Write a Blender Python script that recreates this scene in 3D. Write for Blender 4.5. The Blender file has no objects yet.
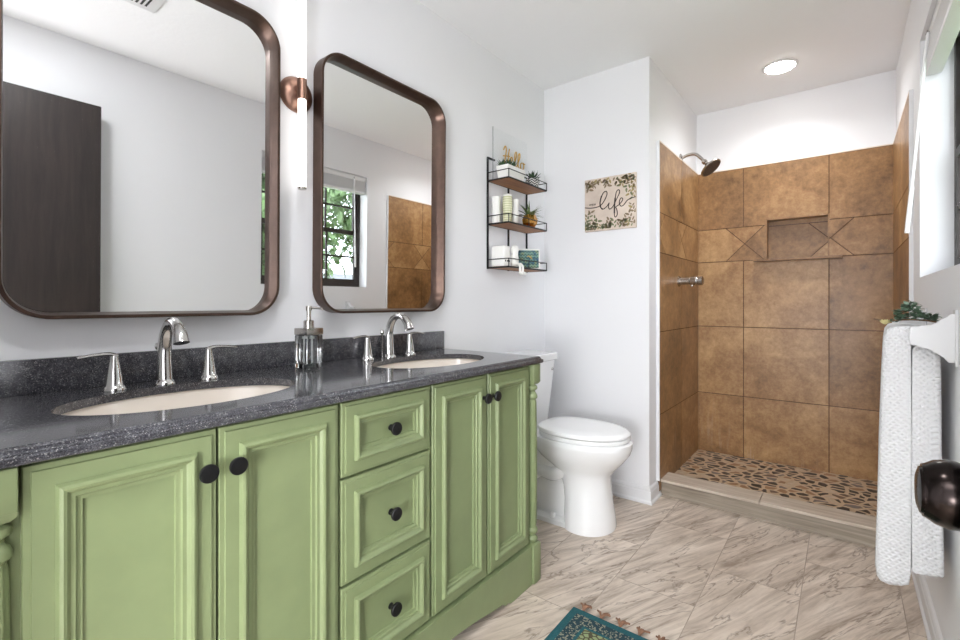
import bpy, bmesh, math, random
from mathutils import Vector, Matrix
random.seed(7)
C = bpy.context.scene.collection
SC = bpy.context.scene
PI = math.pi
# ------------------------------------------------------------------ camera, world, lights, exposure
cam_d = bpy.data.cameras.new('camera')
cam = bpy.data.objects.new('camera', cam_d); C.objects.link(cam)
cam_d.sensor_width = 36.0; cam_d.lens = 36.0 * 465.0 / 960.0
cam_d.shift_y = -17.0 / 960.0; cam_d.clip_start = 0.02
TH = math.atan2(365, 465)
cam.location = (0, 0, 1.09)
cam.rotation_euler = (PI / 2, 0, TH - PI / 2)
SC.camera = cam
SC.view_settings.view_transform = 'Standard'; SC.view_settings.look = 'None'
SC.view_settings.gamma = 1.0; SC.view_settings.use_curve_mapping = False
SC.view_settings.exposure = 0.0
world = bpy.data.worlds.new('sky'); SC.world = world; world.use_nodes = True
bgn = world.node_tree.nodes['Background']
bgn.inputs[0].default_value = (0.86, 0.93, 1.0, 1); bgn.inputs[1].default_value = 6.0

def area(name, loc, size, power, color=(1, 1, 1), rot=(0, 0, 0), shape='DISK', size_y=None):
    l = bpy.data.lights.new(name, 'AREA'); l.shape = shape; l.size = size
    if size_y: l.size_y = size_y
    l.energy = power; l.color = color
    o = bpy.data.objects.new(name, l); C.objects.link(o); o.location = loc; o.rotation_euler = rot
    return o
COOL = (0.95, 0.975, 1.0)
area('shower_lamp', (3.12, 0.29, 2.405), 0.13, 5.2, COOL).data.spread = 2.5
area('entry_fill', (0.30, 0.42, 2.405), 0.13, 7.0, COOL)  # added fill above the vanity end, out of view
area('hall_overhead_fill', (-1.0, 0.30, 2.38), 0.9, 25, COOL)  # added soft fill in the unseen hall, reaching in through the doorway
hl = bpy.data.lights.new('hall_point_fill', 'POINT'); hl.energy = 106; hl.shadow_soft_size = 0.22; hl.color = COOL  # added frontal fill behind the camera, no fixture; lifts ceiling and walls
hlo = bpy.data.objects.new('hall_point_fill', hl); C.objects.link(hlo); hlo.location = (-1.22, -0.03, 0.85)

# ------------------------------------------------------------------ dimensions (metres)
LW, RW, HC = 1.49, -0.23, 2.43        # vanity wall, window wall, ceiling
PX, PY = 2.555, 0.836                 # partition face / its shower side
BX = 3.56                             # shower back tile face

# ------------------------------------------------------------------ helpers
def S(r, g, b, a=1):
    f = lambda c: (c / 255 / 12.92) if c / 255 <= 0.04045 else ((c / 255 + 0.055) / 1.055) ** 2.4
    return (f(r), f(g), f(b), a)

def mesh_from(bm, name, smooth=35):
    bmesh.ops.recalc_face_normals(bm, faces=bm.faces[:])
    m = bpy.data.meshes.new(name); bm.to_mesh(m); bm.free()
    if smooth:
        m.shade_smooth(); m.set_sharp_from_angle(angle=math.radians(smooth))
    return m

def obj(name, bm, material, parent=None, smooth=35, local=False, label=None):
    """link a bmesh as ONE object. Vertices are world coordinates unless local=True (then relative to the parent)."""
    o = bpy.data.objects.new(name, mesh_from(bm, name, smooth)); C.objects.link(o)
    if material: o.data.materials.append(material)
    if parent:
        o.parent = parent
        if not local:
            p = parent; off = Vector((0, 0, 0))
            while p: off += Vector(p.location); p = p.parent
            o.location = -off
    if label: o['label'] = label
    return o

def tag(o, label, cat, group=None):
    o['label'] = label; o['category'] = cat
    if group: o['group'] = group
    return o

def thing(name, label, cat, loc=(0, 0, 0), group=None):
    o = bpy.data.objects.new(name, None); C.objects.link(o)
    o.empty_display_size = 0.05; o.location = loc
    return tag(o, label, cat, group)

def struct(name, bm, material, parent=None, smooth=0):
    o = obj(name, bm, material, parent, smooth)
    if not parent: o['kind'] = 'structure'
    return o

def dup_tree(o, parent=None):
    c = o.copy(); C.objects.link(c)
    if parent: c.parent = parent
    for ch in [x for x in bpy.data.objects if x.parent == o]: dup_tree(ch, c)
    return c

def merge(bm, tmp):
    m = bpy.data.meshes.new('tmp'); tmp.to_mesh(m); tmp.free(); bm.from_mesh(m); bpy.data.meshes.remove(m)

def box(bm, x0, x1, y0, y1, z0, z1, bev=0, seg=2, edges=None):
    t = bmesh.new()
    vs = [t.verts.new(p) for p in ((x0,y0,z0),(x1,y0,z0),(x1,y1,z0),(x0,y1,z0),(x0,y0,z1),(x1,y0,z1),(x1,y1,z1),(x0,y1,z1))]
    for f in ((0,3,2,1),(4,5,6,7),(0,1,5,4),(1,2,6,5),(2,3,7,6),(3,0,4,7)): t.faces.new([vs[i] for i in f])
    if bev:
        es = t.edges[:] if edges is None else [e for e in t.edges if edges(*[v.co for v in e.verts])]
        bmesh.ops.bevel(t, geom=es, offset=bev, segments=seg, affect='EDGES', profile=0.5)
    merge(bm, t)

def B(*a, **k):
    bm = bmesh.new(); box(bm, *a, **k); return bm

def loft(bm, rings, cap0=True, cap1=True, closed=False):
    R = [[bm.verts.new(p) for p in r] for r in rings]
    n = len(R[0]); m = len(R)
    for i in range(m if closed else m - 1):
        a, b = R[i], R[(i + 1) % m]
        for k in range(n):
            bm.faces.new((a[k], a[(k + 1) % n], b[(k + 1) % n], b[k]))
    if not closed:
        if cap0: bm.faces.new(R[0][::-1])
        if cap1: bm.faces.new(R[-1])

def lathe(bm, prof, origin=(0, 0, 0), axis='z', n=24, cap=True):
    """prof = [(radius, height along axis)]"""
    o = Vector(origin)
    if isinstance(axis, str): ax = Vector({'x': (1,0,0), 'y': (0,1,0), 'z': (0,0,1), '-y': (0,-1,0), '-z': (0,0,-1)}[axis])
    else: ax = Vector(axis).normalized()
    u = ax.orthogonal().normalized(); v = ax.cross(u)
    rings = []
    for r, h in prof:
        r = max(r, 1e-5)
        rings.append([o + ax * h + (u * math.cos(2*PI*k/n) + v * math.sin(2*PI*k/n)) * r for k in range(n)])
    loft(bm, rings, cap, cap)

def smooth_path(pts, sub=6):
    pts = [Vector(p) for p in pts]; out = []
    for i in range(len(pts) - 1):
        p0 = pts[max(i-1, 0)]; p1 = pts[i]; p2 = pts[i+1]; p3 = pts[min(i+2, len(pts)-1)]
        for k in range(sub):
            t = k / sub
            out.append(0.5 * ((2*p1) + (p2-p0)*t + (2*p0-5*p1+4*p2-p3)*t*t + (3*p1-p0-3*p2+p3)*t**3))
    out.append(pts[-1]); return out

def tube(bm, pts, r, n=10, closed=False, flat=None):
    """round tube along points; r scalar or list; flat=(sx,sy) squashes the section"""
    pts = [Vector(p) for p in pts]; m = len(pts)
    rs = r if isinstance(r, (list, tuple)) else [r] * m
    rings = []; up = None
    for i, p in enumerate(pts):
        if closed: t = pts[(i+1) % m] - pts[i-1]
        else: t = pts[min(i+1, m-1)] - pts[max(i-1, 0)]
        t.normalize()
        if up is None: up = t.orthogonal().normalized() if abs(t.z) > 0.99 else Vector((0,0,1))
        a = up - t * up.dot(t)
        if a.length < 1e-6: a = t.orthogonal()
        a.normalize(); up = a; b = t.cross(a)
        sx, sy = flat or (1, 1)
        rings.append([p + (a * math.cos(2*PI*k/n) * sx + b * math.sin(2*PI*k/n) * sy) * rs[i] for k in range(n)])
    loft(bm, rings, True, True, closed)

def rodbox(bm, p, q, w):
    tube(bm, [p, q], w * 0.707, 4)

def prism(bm, poly, fn, d0, d1, tid=None):
    n0 = len(bm.faces)
    a = [bm.verts.new(fn(u, v, d0)) for u, v in poly]; b = [bm.verts.new(fn(u, v, d1)) for u, v in poly]
    n = len(poly)
    bm.faces.new(a[::-1]); bm.faces.new(b)
    for k in range(n): bm.faces.new((a[k], a[(k+1) % n], b[(k+1) % n], b[k]))
    if tid is not None:
        ly = bm.faces.layers.float.get('tile') or bm.faces.layers.float.new('tile')
        bm.faces.ensure_lookup_table()
        for f in bm.faces[n0:]: f[ly] = tid

def rrect(x0, x1, z0, z1, r, n=8):
    out = []
    for cx, cz, a0 in ((x1-r, z1-r, 0), (x0+r, z1-r, PI/2), (x0+r, z0+r, PI), (x1-r, z0+r, 1.5*PI)):
        for k in range(n + 1):
            a = a0 + PI/2 * k / n
            out.append((cx + r * math.cos(a), cz + r * math.sin(a)))
    return out

def leaf(bm, base, d, length, width, up=Vector((0, 0, 1)), curl=0.2, fold=0.15, seg=3):
    d = Vector(d).normalized(); base = Vector(base)
    s = d.cross(up)
    if s.length < 1e-4: s = d.orthogonal()
    s.normalize(); nrm = s.cross(d)
    prev = None
    for i in range(seg + 1):
        t = i / seg
        w = width * 0.5 * math.sin(PI * (0.12 + 0.86 * t) ** 0.8) if i < seg else width * 0.04
        c = base + d * (length * t) - nrm * (curl * length * t * t)
        row = [bm.verts.new(c - s * w + nrm * w * fold), bm.verts.new(c), bm.verts.new(c + s * w + nrm * w * fold)]
        if prev:
            bm.faces.new((prev[0], prev[1], row[1], row[0])); bm.faces.new((prev[1], prev[2], row[2], row[1]))
        prev = row

# ------------------------------------------------------------------ materials
class NT:
    def __init__(self, name):
        self.m = bpy.data.materials.new(name); self.m.use_nodes = True
        self.t = self.m.node_tree; self.n = self.t.nodes; self.bsdf = self.n['Principled BSDF']
    def node(self, kind, props=None, **ins):
        nd = self.n.new(kind)
        for k, v in (props or {}).items(): setattr(nd, k, v)
        for k, v in ins.items():
            self.set(nd, k, v)
        return nd
    def set(self, nd, k, v):
        key = int(k[1:]) if k[0] == '_' and k[1:].isdigit() else k.replace('_', ' ')
        if isinstance(v, bpy.types.NodeSocket): self.t.links.new(v, nd.inputs[key])
        else: nd.inputs[key].default_value = v
    def p(self, **k):
        for kk, v in k.items(): self.set(self.bsdf, kk, v)
    def coord(self, scale=(1, 1, 1), rot=(0, 0, 0), loc=(0, 0, 0)):
        tc = self.node('ShaderNodeTexCoord')
        mp = self.node('ShaderNodeMapping', None, Vector=tc.outputs['Object'], Scale=scale, Rotation=rot, Location=loc)
        return mp.outputs[0]
    def noise(self, vec, scale=5, detail=3, rough=0.5, dist=0.0):
        return self.node('ShaderNodeTexNoise', None, Vector=vec, Scale=scale, Detail=detail, Roughness=rough, Distortion=dist)
    def ramp(self, fac, stops, interp='LINEAR'):
        r = self.node('ShaderNodeValToRGB', None, Fac=fac); r.color_ramp.interpolation = interp
        e = r.color_ramp.elements
        e[0].position, e[0].color = stops[0]; e[1].position, e[1].color = stops[1]
        for pos, col in stops[2:]:
            x = e.new(pos); x.color = col
        return r.outputs[0]
    def math(self, op, a, b=0.0, c=None):
        nd = self.node('ShaderNodeMath', {'operation': op}, _0=a, _1=b)
        if c is not None: self.set(nd, '_2', c)
        return nd.outputs[0]
    def mix(self, fac, a, b, blend='MIX'):
        nd = self.node('ShaderNodeMix', {'data_type': 'RGBA', 'blend_type': blend})
        for i, v in ((0, fac), (6, a), (7, b)):
            if isinstance(v, bpy.types.NodeSocket): self.t.links.new(v, nd.inputs[i])
            else: nd.inputs[i].default_value = v
        return nd.outputs[2]
    def bump(self, h, strength=0.2, dist=0.01):
        b = self.node('ShaderNodeBump', None, Height=h, Strength=strength, Distance=dist)
        self.t.links.new(b.outputs[0], self.bsdf.inputs['Normal'])

def simple(name, col, rough=0.5, metal=0.0, var=0.0, vscale=20, bump=0.0, bscale=80, coat=0.0):
    t = NT(name)
    t.p(Roughness=rough, Metallic=metal)
    if coat: t.p(Coat_Weight=coat)
    v = t.coord()
    if var:
        nz = t.noise(v, vscale, 3)
        lo = tuple(c * (1 - var) for c in col[:3]) + (1,); hi = tuple(min(1, c * (1 + var)) for c in col[:3]) + (1,)
        t.p(Base_Color=t.ramp(nz.outputs[0], [(0.3, lo), (0.7, hi)]))
    else: t.p(Base_Color=col)
    if bump: t.bump(t.noise(v, bscale, 3).outputs[0], bump, 0.003)
    return t.m

def emit(name, col, s):
    t = NT(name); t.p(Base_Color=col, Emission_Color=col, Emission_Strength=s, Roughness=0.4); return t.m

M = {}
M['wall'] = simple('wall_paint', S(237, 237, 239), 0.6, bump=0.05, bscale=140)
M['ceiling'] = simple('ceiling_paint', S(246, 246, 247), 0.8, bump=0.35, bscale=45)
M['bar'] = simple('towel_bar_paint', S(208, 208, 209), 0.35)
M['trim'] = simple('trim_paint', S(230, 230, 231), 0.35)
M['green'] = simple('green_paint', S(129, 141, 101), 0.42, var=0.05, vscale=14, bump=0.06, bscale=60)
M['black'] = simple('black_metal', S(22, 22, 24), 0.4, 0.3)
M['blackwire'] = simple('black_wire', S(30, 30, 33), 0.45, 0.4)
M['chrome'] = simple('brushed_chrome', (0.62, 0.61, 0.60, 1), 0.16, 1.0)
M['nickel'] = simple('nickel', (0.50, 0.47, 0.44, 1), 0.25, 1.0)
M['bronze'] = simple('bronze_metal', (0.10, 0.064, 0.050, 1), 0.36, 0.92, var=0.12, vscale=30)
M['copper'] = simple('copper_metal', (0.34, 0.20, 0.15, 1), 0.38, 0.9, var=0.1, vscale=30)
M['ceramic'] = simple('white_ceramic', S(243, 243, 243), 0.12, coat=0.3)
M['sink'] = simple('sink_ceramic', S(240, 230, 218), 0.2, coat=0.3)
M['seat'] = simple('seat_plastic', S(245, 245, 245), 0.25)
M['mirror'] = simple('mirror_glass', (0.93, 0.94, 0.94, 1), 0.012, 1.0)
M['plastic'] = simple('white_plastic', S(240, 240, 240), 0.4)
M['blind'] = simple('blind_slat', S(235, 235, 236), 0.4)
M['knobdark'] = simple('oil_bronze', (0.018, 0.014, 0.013, 1), 0.2, 1.0)
M['sash'] = simple('dark_sash', S(42, 33, 28), 0.5, var=0.15, vscale=30)
M['lens'] = emit('lamp_lens', (1, 0.98, 0.95, 1), 38.0)
M['tube'] = emit('sconce_tube', (1, 0.96, 0.91, 1), 2.2)
M['leafd'] = simple('leaf_dark', S(52, 78, 50), 0.5, var=0.35, vscale=60)
M['leafg'] = simple('leaf_grey_green', S(96, 120, 98), 0.55, var=0.35, vscale=70)
M['leafs'] = simple('leaf_spiky', S(84, 104, 58), 0.5, var=0.35, vscale=60)
M['goldpot'] = simple('gold_pot', (0.62, 0.33, 0.08, 1), 0.25, 1.0)
M['gold'] = simple('gold_letter', S(206, 164, 84), 0.35, 0.5)
M['stem'] = simple('stem_brown', S(120, 92, 66), 0.7)
M['flower'] = simple('pale_flower', S(216, 206, 150), 0.6, var=0.1)
M['cup'] = simple('white_cup', S(244, 243, 238), 0.35)
M['letters'] = simple('brown_ink', S(48, 36, 32), 0.6)
M['tassel'] = simple('tassel_brown', S(138, 102, 80), 0.9, var=0.2, vscale=120)
M['bark'] = simple('bark', S(90, 72, 58), 0.9, var=0.3, vscale=8)
M['shed'] = simple('shed_siding', S(176, 194, 206), 0.7, var=0.06, vscale=3)
M['roof'] = simple('shed_roof', S(120, 122, 126), 0.8, var=0.15, vscale=6)
M['treeleaf'] = simple('tree_leaves', S(106, 128, 88), 0.6, var=0.4, vscale=2.5)
M['grass'] = simple('grass', S(104, 128, 70), 0.9, var=0.3, vscale=3)

def glassy(name, col=(1, 1, 1, 1), refl=0.08):
    t = NT(name); t.n.remove(t.bsdf)
    tr = t.node('ShaderNodeBsdfTransparent', None, Color=col); gl = t.node('ShaderNodeBsdfGlossy', None, Roughness=0.02)
    fr = t.node('ShaderNodeFresnel', None, IOR=1.45)
    geo = t.node('ShaderNodeNewGeometry')
    fac = t.math('MULTIPLY', fr.outputs[0], t.math('SUBTRACT', 1.0, geo.outputs['Backfacing']))
    mx = t.node('ShaderNodeMixShader', None, _0=fac, _1=tr.outputs[0], _2=gl.outputs[0])
    t.t.links.new(mx.outputs[0], t.n['Material Output'].inputs[0]); return t.m
M['pane'] = glassy('window_pane')
M['acrylic'] = glassy('clear_acrylic', (0.992, 0.996, 0.996, 1))
_g = NT('soap_glass'); _g.p(Base_Color=(0.97, 0.985, 0.985, 1), Roughness=0.0, IOR=1.45, Transmission_Weight=1.0); M['glass'] = _g.m

def m_tile():
    t = NT('shower_tile'); v = t.coord()
    a = t.noise(v, 3.2, 5, 0.62, 0.6); b = t.noise(v, 26, 7, 0.75)
    at = t.node('ShaderNodeAttribute', {'attribute_name': 'tile'})
    rnd = t.math('MULTIPLY', at.outputs['Fac'], 0.16)
    f = t.math('ADD', t.math('ADD', t.math('MULTIPLY', a.outputs[0], 0.55), t.math('MULTIPLY', b.outputs[0], 0.5)), rnd)
    col = t.ramp(f, [(0.40, S(100, 72, 44)), (0.82, S(198, 160, 112)), (0.60, S(154, 115, 74))])
    # chalky soap marks low on the wall, in vertical runs
    sep = t.node('ShaderNodeSeparateXYZ', None, Vector=t.node('ShaderNodeTexCoord').outputs['Object'])
    run = t.noise(t.coord((26, 26, 2.2)), 1.0, 4, 0.6); patch = t.noise(v, 3.0, 2)
    low = t.node('ShaderNodeMapRange', None, Value=sep.outputs[2], From_Min=0.16, From_Max=0.5, To_Min=1, To_Max=0).outputs[0]
    k = t.math('MULTIPLY', t.math('MULTIPLY', t.ramp(run.outputs[0], [(0.55, (0,0,0,1)), (0.75, (1,1,1,1))]), low),
               t.ramp(patch.outputs[0], [(0.45, (0,0,0,1)), (0.65, (1,1,1,1))]))
    col = t.mix(t.math('MULTIPLY', k, 0.75), col, S(204, 188, 170))
    t.p(Base_Color=col, Roughness=0.38)
    t.bump(b.outputs[0], 0.12, 0.002); return t.m
M['tile'] = m_tile()
M['grout'] = simple('tile_grout', S(96, 70, 50), 0.9, var=0.2, vscale=40)

def m_floor():
    t = NT('floor_tile'); v = t.coord((1, 1, 1), (0, 0, 0), (-1.79 + 6.0, -0.13 + 2.95, 0))
    br = t.node('ShaderNodeTexBrick', {'offset': 0.5, 'offset_frequency': 2}, Vector=v, Color1=(0, 0, 0, 1), Color2=(1, 1, 1, 1), Mortar=(0.5, 0.5, 0.5, 1),
                Scale=1.0, Mortar_Size=0.0016, Mortar_Smooth=0.1, Brick_Width=0.6, Row_Height=0.295)
    br.inputs['Bias'].default_value = 0.0
    cr = t.node('ShaderNodeSeparateColor', None, Color=br.outputs[0]).outputs[0]
    # veins: every tile its own piece of stone
    off = t.node('ShaderNodeCombineXYZ', None, X=t.math('MULTIPLY', cr, 9.0), Y=t.math('MULTIPLY', cr, 5.0), Z=0.0)
    base = t.coord((1, 1, 1), (0, 0, math.radians(24)))
    vv = t.node('ShaderNodeVectorMath', {'operation': 'ADD'}); t.set(vv, '_0', base); t.set(vv, '_1', off.outputs[0])
    mp = t.node('ShaderNodeMapping', None, Vector=vv.outputs[0], Scale=(1.5, 15, 1))
    n1 = t.noise(mp.outputs[0], 1.0, 6, 0.65, 1.2); n2 = t.noise(mp.outputs[0], 3.2, 6, 0.7, 0.8)
    c = t.ramp(n1.outputs[0], [(0.30, S(152, 136, 121)), (0.68, S(226, 213, 199)), (0.5, S(204, 189, 174))])
    # thin dark cracks where a noise crosses its middle
    w = t.noise(t.node('ShaderNodeMapping', None, Vector=vv.outputs[0], Scale=(1.1, 5.5, 1)).outputs[0], 1.0, 5, 0.6, 1.6)
    cr2 = t.math('ABSOLUTE', t.math('SUBTRACT', w.outputs[0], 0.5))
    crack = t.ramp(cr2, [(0.0, (1, 1, 1, 1)), (0.020, (0, 0, 0, 1))])
    fade = t.ramp(n2.outputs[0], [(0.36, (0, 0, 0, 1)), (0.52, (1, 1, 1, 1))])
    c = t.mix(t.math('MULTIPLY', crack, t.math('MULTIPLY', fade, 0.75)), c, S(110, 92, 78))
    c = t.mix(t.ramp(n2.outputs[0], [(0.5, (0, 0, 0, 1)), (0.75, (0.6, 0.6, 0.6, 1))]), c, S(138, 122, 108))
    c = t.mix(t.math('MULTIPLY', br.outputs[1], 0.7), c, S(146, 130, 116))
    t.p(Base_Color=c, Roughness=0.42)
    t.bump(t.math('SUBTRACT', t.math('MULTIPLY', n2.outputs[0], 0.3), br.outputs[1]), 0.25, 0.002); return t.m
M['floor'] = m_floor()

def m_pebble():
    t = NT('pebble_mosaic'); v = t.coord((20, 17, 1), (0, 0, 0.25))
    wob = t.noise(t.coord(), 9, 2)
    vv = t.node('ShaderNodeVectorMath', {'operation': 'ADD'}); t.set(vv, '_0', v)
    sc = t.node('ShaderNodeVectorMath', {'operation': 'SCALE'}, _0=wob.outputs[1]); sc.inputs['Scale'].default_value = 1.1
    t.set(vv, '_1', sc.outputs[0])
    cell = t.node('ShaderNodeTexVoronoi', {'voronoi_dimensions': '2D', 'feature': 'F1'}, Vector=vv.outputs[0], Scale=1.0, Randomness=0.85)
    edge = t.node('ShaderNodeTexVoronoi', {'voronoi_dimensions': '2D', 'feature': 'DISTANCE_TO_EDGE'}, Vector=vv.outputs[0], Scale=1.0, Randomness=0.85)
    r = t.node('ShaderNodeSeparateColor', None, Color=cell.outputs['Color']).outputs[0]
    col = t.ramp(r, [(0.0, S(34, 29, 30)), (0.34, S(58, 47, 44)), (0.50, S(104, 80, 62)), (0.62, S(158, 118, 82)), (0.74, S(198, 178, 154)), (0.9, S(120, 110, 106))], 'CONSTANT')
    st = t.ramp(edge.outputs['Distance'], [(0.13, (0, 0, 0, 1)), (0.17, (1, 1, 1, 1))])
    col = t.mix(st, S(196, 172, 144), t.mix(t.math('MULTIPLY', t.noise(t.coord(), 60, 3).outputs[0], 0.15), col, S(150, 132, 116)))
    t.p(Base_Color=col, Roughness=0.35)
    t.bump(t.ramp(edge.outputs['Distance'], [(0.05, (0, 0, 0, 1)), (0.25, (1, 1, 1, 1))]), 0.5, 0.004); return t.m
M['pebble'] = m_pebble()

def m_wood(name, c0, c1, stretch, rough=0.5):
    t = NT(name); n = t.noise(t.coord(stretch), 1.0, 6, 0.65, 0.5); n2 = t.noise(t.coord(), 2.5, 2)
    f = t.math('ADD', t.math('MULTIPLY', n.outputs[0], 0.75), t.math('MULTIPLY', n2.outputs[0], 0.25))
    t.p(Base_Color=t.ramp(f, [(0.34, c0), (0.66, c1)]), Roughness=rough); t.bump(n.outputs[0], 0.1, 0.001); return t.m
M['curbcap'] = m_wood('curb_cap_plank', S(176, 160, 142), S(214, 202, 188), (40, 3, 40))
M['curb'] = m_wood('curb_plank', S(128, 116, 102), S(176, 164, 148), (30, 3, 60))
M['shelfwood'] = m_wood('shelf_wood', S(126, 80, 44), S(178, 122, 72), (4, 60, 60))
M['door'] = m_wood('dark_door', S(24, 18, 16), S(50, 40, 37), (30, 30, 2.5), 0.5)

def m_granite():
    t = NT('speckled_granite'); v = t.coord()
    a = t.noise(v, 420, 2, 0.6); b = t.node('ShaderNodeTexVoronoi', None, Vector=v, Scale=620.0)
    big = t.noise(v, 60, 3)
    r = t.node('ShaderNodeSeparateColor', None, Color=b.outputs['Color']).outputs[0]
    c = t.ramp(t.math('ADD', t.math('MULTIPLY', a.outputs[0], 0.7), t.math('MULTIPLY', big.outputs[0], 0.3)),
               [(0.36, S(42, 42, 46)), (0.68, S(112, 111, 114)), (0.52, S(68, 68, 73))])
    c = t.mix(t.ramp(r, [(0.94, (0, 0, 0, 1)), (0.96, (1, 1, 1, 1))], 'CONSTANT'), c, S(136, 134, 134))
    t.p(Base_Color=c, Roughness=0.11, Specular_IOR_Level=0.75); return t.m
M['granite'] = m_granite()

def m_towel():
    t = NT('waffle_towel')
    tc = t.node('ShaderNodeTexCoord'); sep = t.node('ShaderNodeSeparateXYZ', None, Vector=tc.outputs['Object'])
    xy = t.math('ADD', sep.outputs[0], sep.outputs[1])
    a = t.math('SINE', t.math('MULTIPLY', t.math('ADD', xy, sep.outputs[2]), 200.0))
    b = t.math('SINE', t.math('MULTIPLY', t.math('SUBTRACT', xy, sep.outputs[2]), 200.0))
    h = t.math('MAXIMUM', t.math('ABSOLUTE', a), t.math('ABSOLUTE', b))
    t.p(Base_Color=S(214, 214, 215), Roughness=0.95); t.bump(h, 0.6, 0.006); return t.m
M['towel'] = m_towel()

def m_rug():
    t = NT('rug_weave'); tc = t.node('ShaderNodeTexCoord'); sep = t.node('ShaderNodeSeparateXYZ', None, Vector=tc.outputs['Object'])
    X, Y = sep.outputs[0], sep.outputs[1]          # local: x 0..-0.9 from the fringe end, y 0..-0.6
    dx = t.math('MINIMUM', t.math('MULTIPLY', X, -1.0), t.math('ADD', X, 0.9)); dy = t.math('MINIMUM', t.math('MULTIPLY', Y, -1.0), t.math('ADD', Y, 0.6))
    d = t.math('MINIMUM', dx, dy)
    wv = t.coord((170, 170, 1)); dots = t.node('ShaderNodeTexVoronoi', None, Vector=t.coord((200, 200, 1)), Scale=1.0)
    teal = t.mix(t.noise(wv, 1, 2).outputs[0], S(18, 74, 84), S(44, 112, 120))
    r = t.node('ShaderNodeSeparateColor', None, Color=dots.outputs['Color']).outputs[0]
    band = t.mix(t.ramp(r, [(0.74, (0,0,0,1)), (0.76, (1,1,1,1))], 'CONSTANT'), S(34, 66, 76), S(150, 150, 132))
    pat = t.node('ShaderNodeTexVoronoi', {'feature': 'DISTANCE_TO_EDGE'}, Vector=t.coord((52, 52, 1)), Scale=1.0)
    field = t.mix(t.ramp(pat.outputs['Distance'], [(0.10, (1,1,1,1)), (0.14, (0,0,0,1))]), S(152, 166, 122), S(88, 82, 58))
    c = t.mix(t.math('GREATER_THAN', d, 0.026), teal, band)
    c = t.mix(t.math('GREATER_THAN', d, 0.072), c, teal)
    c = t.mix(t.math('GREATER_THAN', d, 0.082), c, field)
    t.p(Base_Color=c, Roughness=0.95); t.bump(t.noise(wv, 1, 2).outputs[0], 0.6, 0.003); return t.m
M['rug'] = m_rug()

def m_sign():
    t = NT('sign_board'); v = t.coord()
    n = t.noise(v, 14, 4)
    t.p(Base_Color=t.ramp(n.outputs[0], [(0.3, S(206, 190, 176)), (0.7, S(222, 206, 192))]), Roughness=0.6); return t.m
M['sign'] = m_sign()
M['signleaf1'] = simple('painted_leaf_green', S(122, 128, 94), 0.7, var=0.2, vscale=90)
M['signleaf2'] = simple('painted_leaf_brown', S(146, 128, 104), 0.7, var=0.2, vscale=90)
M['signleaf3'] = simple('painted_leaf_gold', S(168, 150, 104), 0.7, var=0.2, vscale=90)
def m_chevron():
    t = NT('zigzag_pot'); tc = t.node('ShaderNodeTexCoord'); sep = t.node('ShaderNodeSeparateXYZ', None, Vector=tc.outputs['Object'])
    ang = t.math('ARCTAN2', sep.outputs[1], sep.outputs[0])
    zig = t.math('PINGPONG', t.math('MULTIPLY', ang, 2.2), 1.0)
    f = t.math('FRACT', t.math('ADD', t.math('MULTIPLY', sep.outputs[2], 75.0), zig))
    t.p(Base_Color=t.mix(t.math('GREATER_THAN', f, 0.5), S(28, 30, 30), S(226, 226, 222)), Roughness=0.4); return t.m
M['chevron'] = m_chevron()
def m_scales():
    t = NT('scalloped_print'); tc = t.node('ShaderNodeTexCoord'); sep = t.node('ShaderNodeSeparateXYZ', None, Vector=tc.outputs['Object'])
    row = t.math('MULTIPLY', sep.outputs[2], 58.0)
    sc = t.math('ABSOLUTE', t.math('SINE', t.math('MULTIPLY', sep.outputs[0], 180.0)))
    f = t.math('FRACT', t.math('ADD', row, t.math('MULTIPLY', sc, 0.35)))
    n = t.noise(t.coord(), 45, 2)
    col = t.ramp(n.outputs[0], [(0.38, S(52, 92, 118)), (0.7, S(150, 158, 110)), (0.5, S(112, 152, 138))])
    t.p(Base_Color=t.mix(t.math('GREATER_THAN', f, 0.72), col, S(52, 84, 84)), Roughness=0.6); return t.m
M['scales'] = m_scales()
def m_stripe():
    t = NT('pale_green_stripe'); tc = t.node('ShaderNodeTexCoord'); sep = t.node('ShaderNodeSeparateXYZ', None, Vector=tc.outputs['Object'])
    f = t.math('SINE', t.math('MULTIPLY', sep.outputs[2], 520.0))
    t.p(Base_Color=t.ramp(f, [(0.2, S(222, 222, 192)), (0.8, S(186, 188, 140))]), Roughness=0.5); return t.m
M['stripe'] = m_stripe()

# ------------------------------------------------------------------ the setting
struct('floor', B(-1.7, 2.90, -0.60, 1.60, -0.10, 0.0), M['floor'])
struct('ceiling', B(-1.7, 3.75, -0.60, 1.60, HC, HC + 0.10), M['ceiling'])
struct('wall_left', B(-1.7, 3.75, LW, LW + 0.11, 0, HC), M['wall'])
struct('wall_partition', B(PX, 3.575, PY, LW, 0, HC), M['wall'])
struct('wall_far', B(3.652, 3.75, -0.36, PY, 0, HC), M['wall'])
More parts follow.
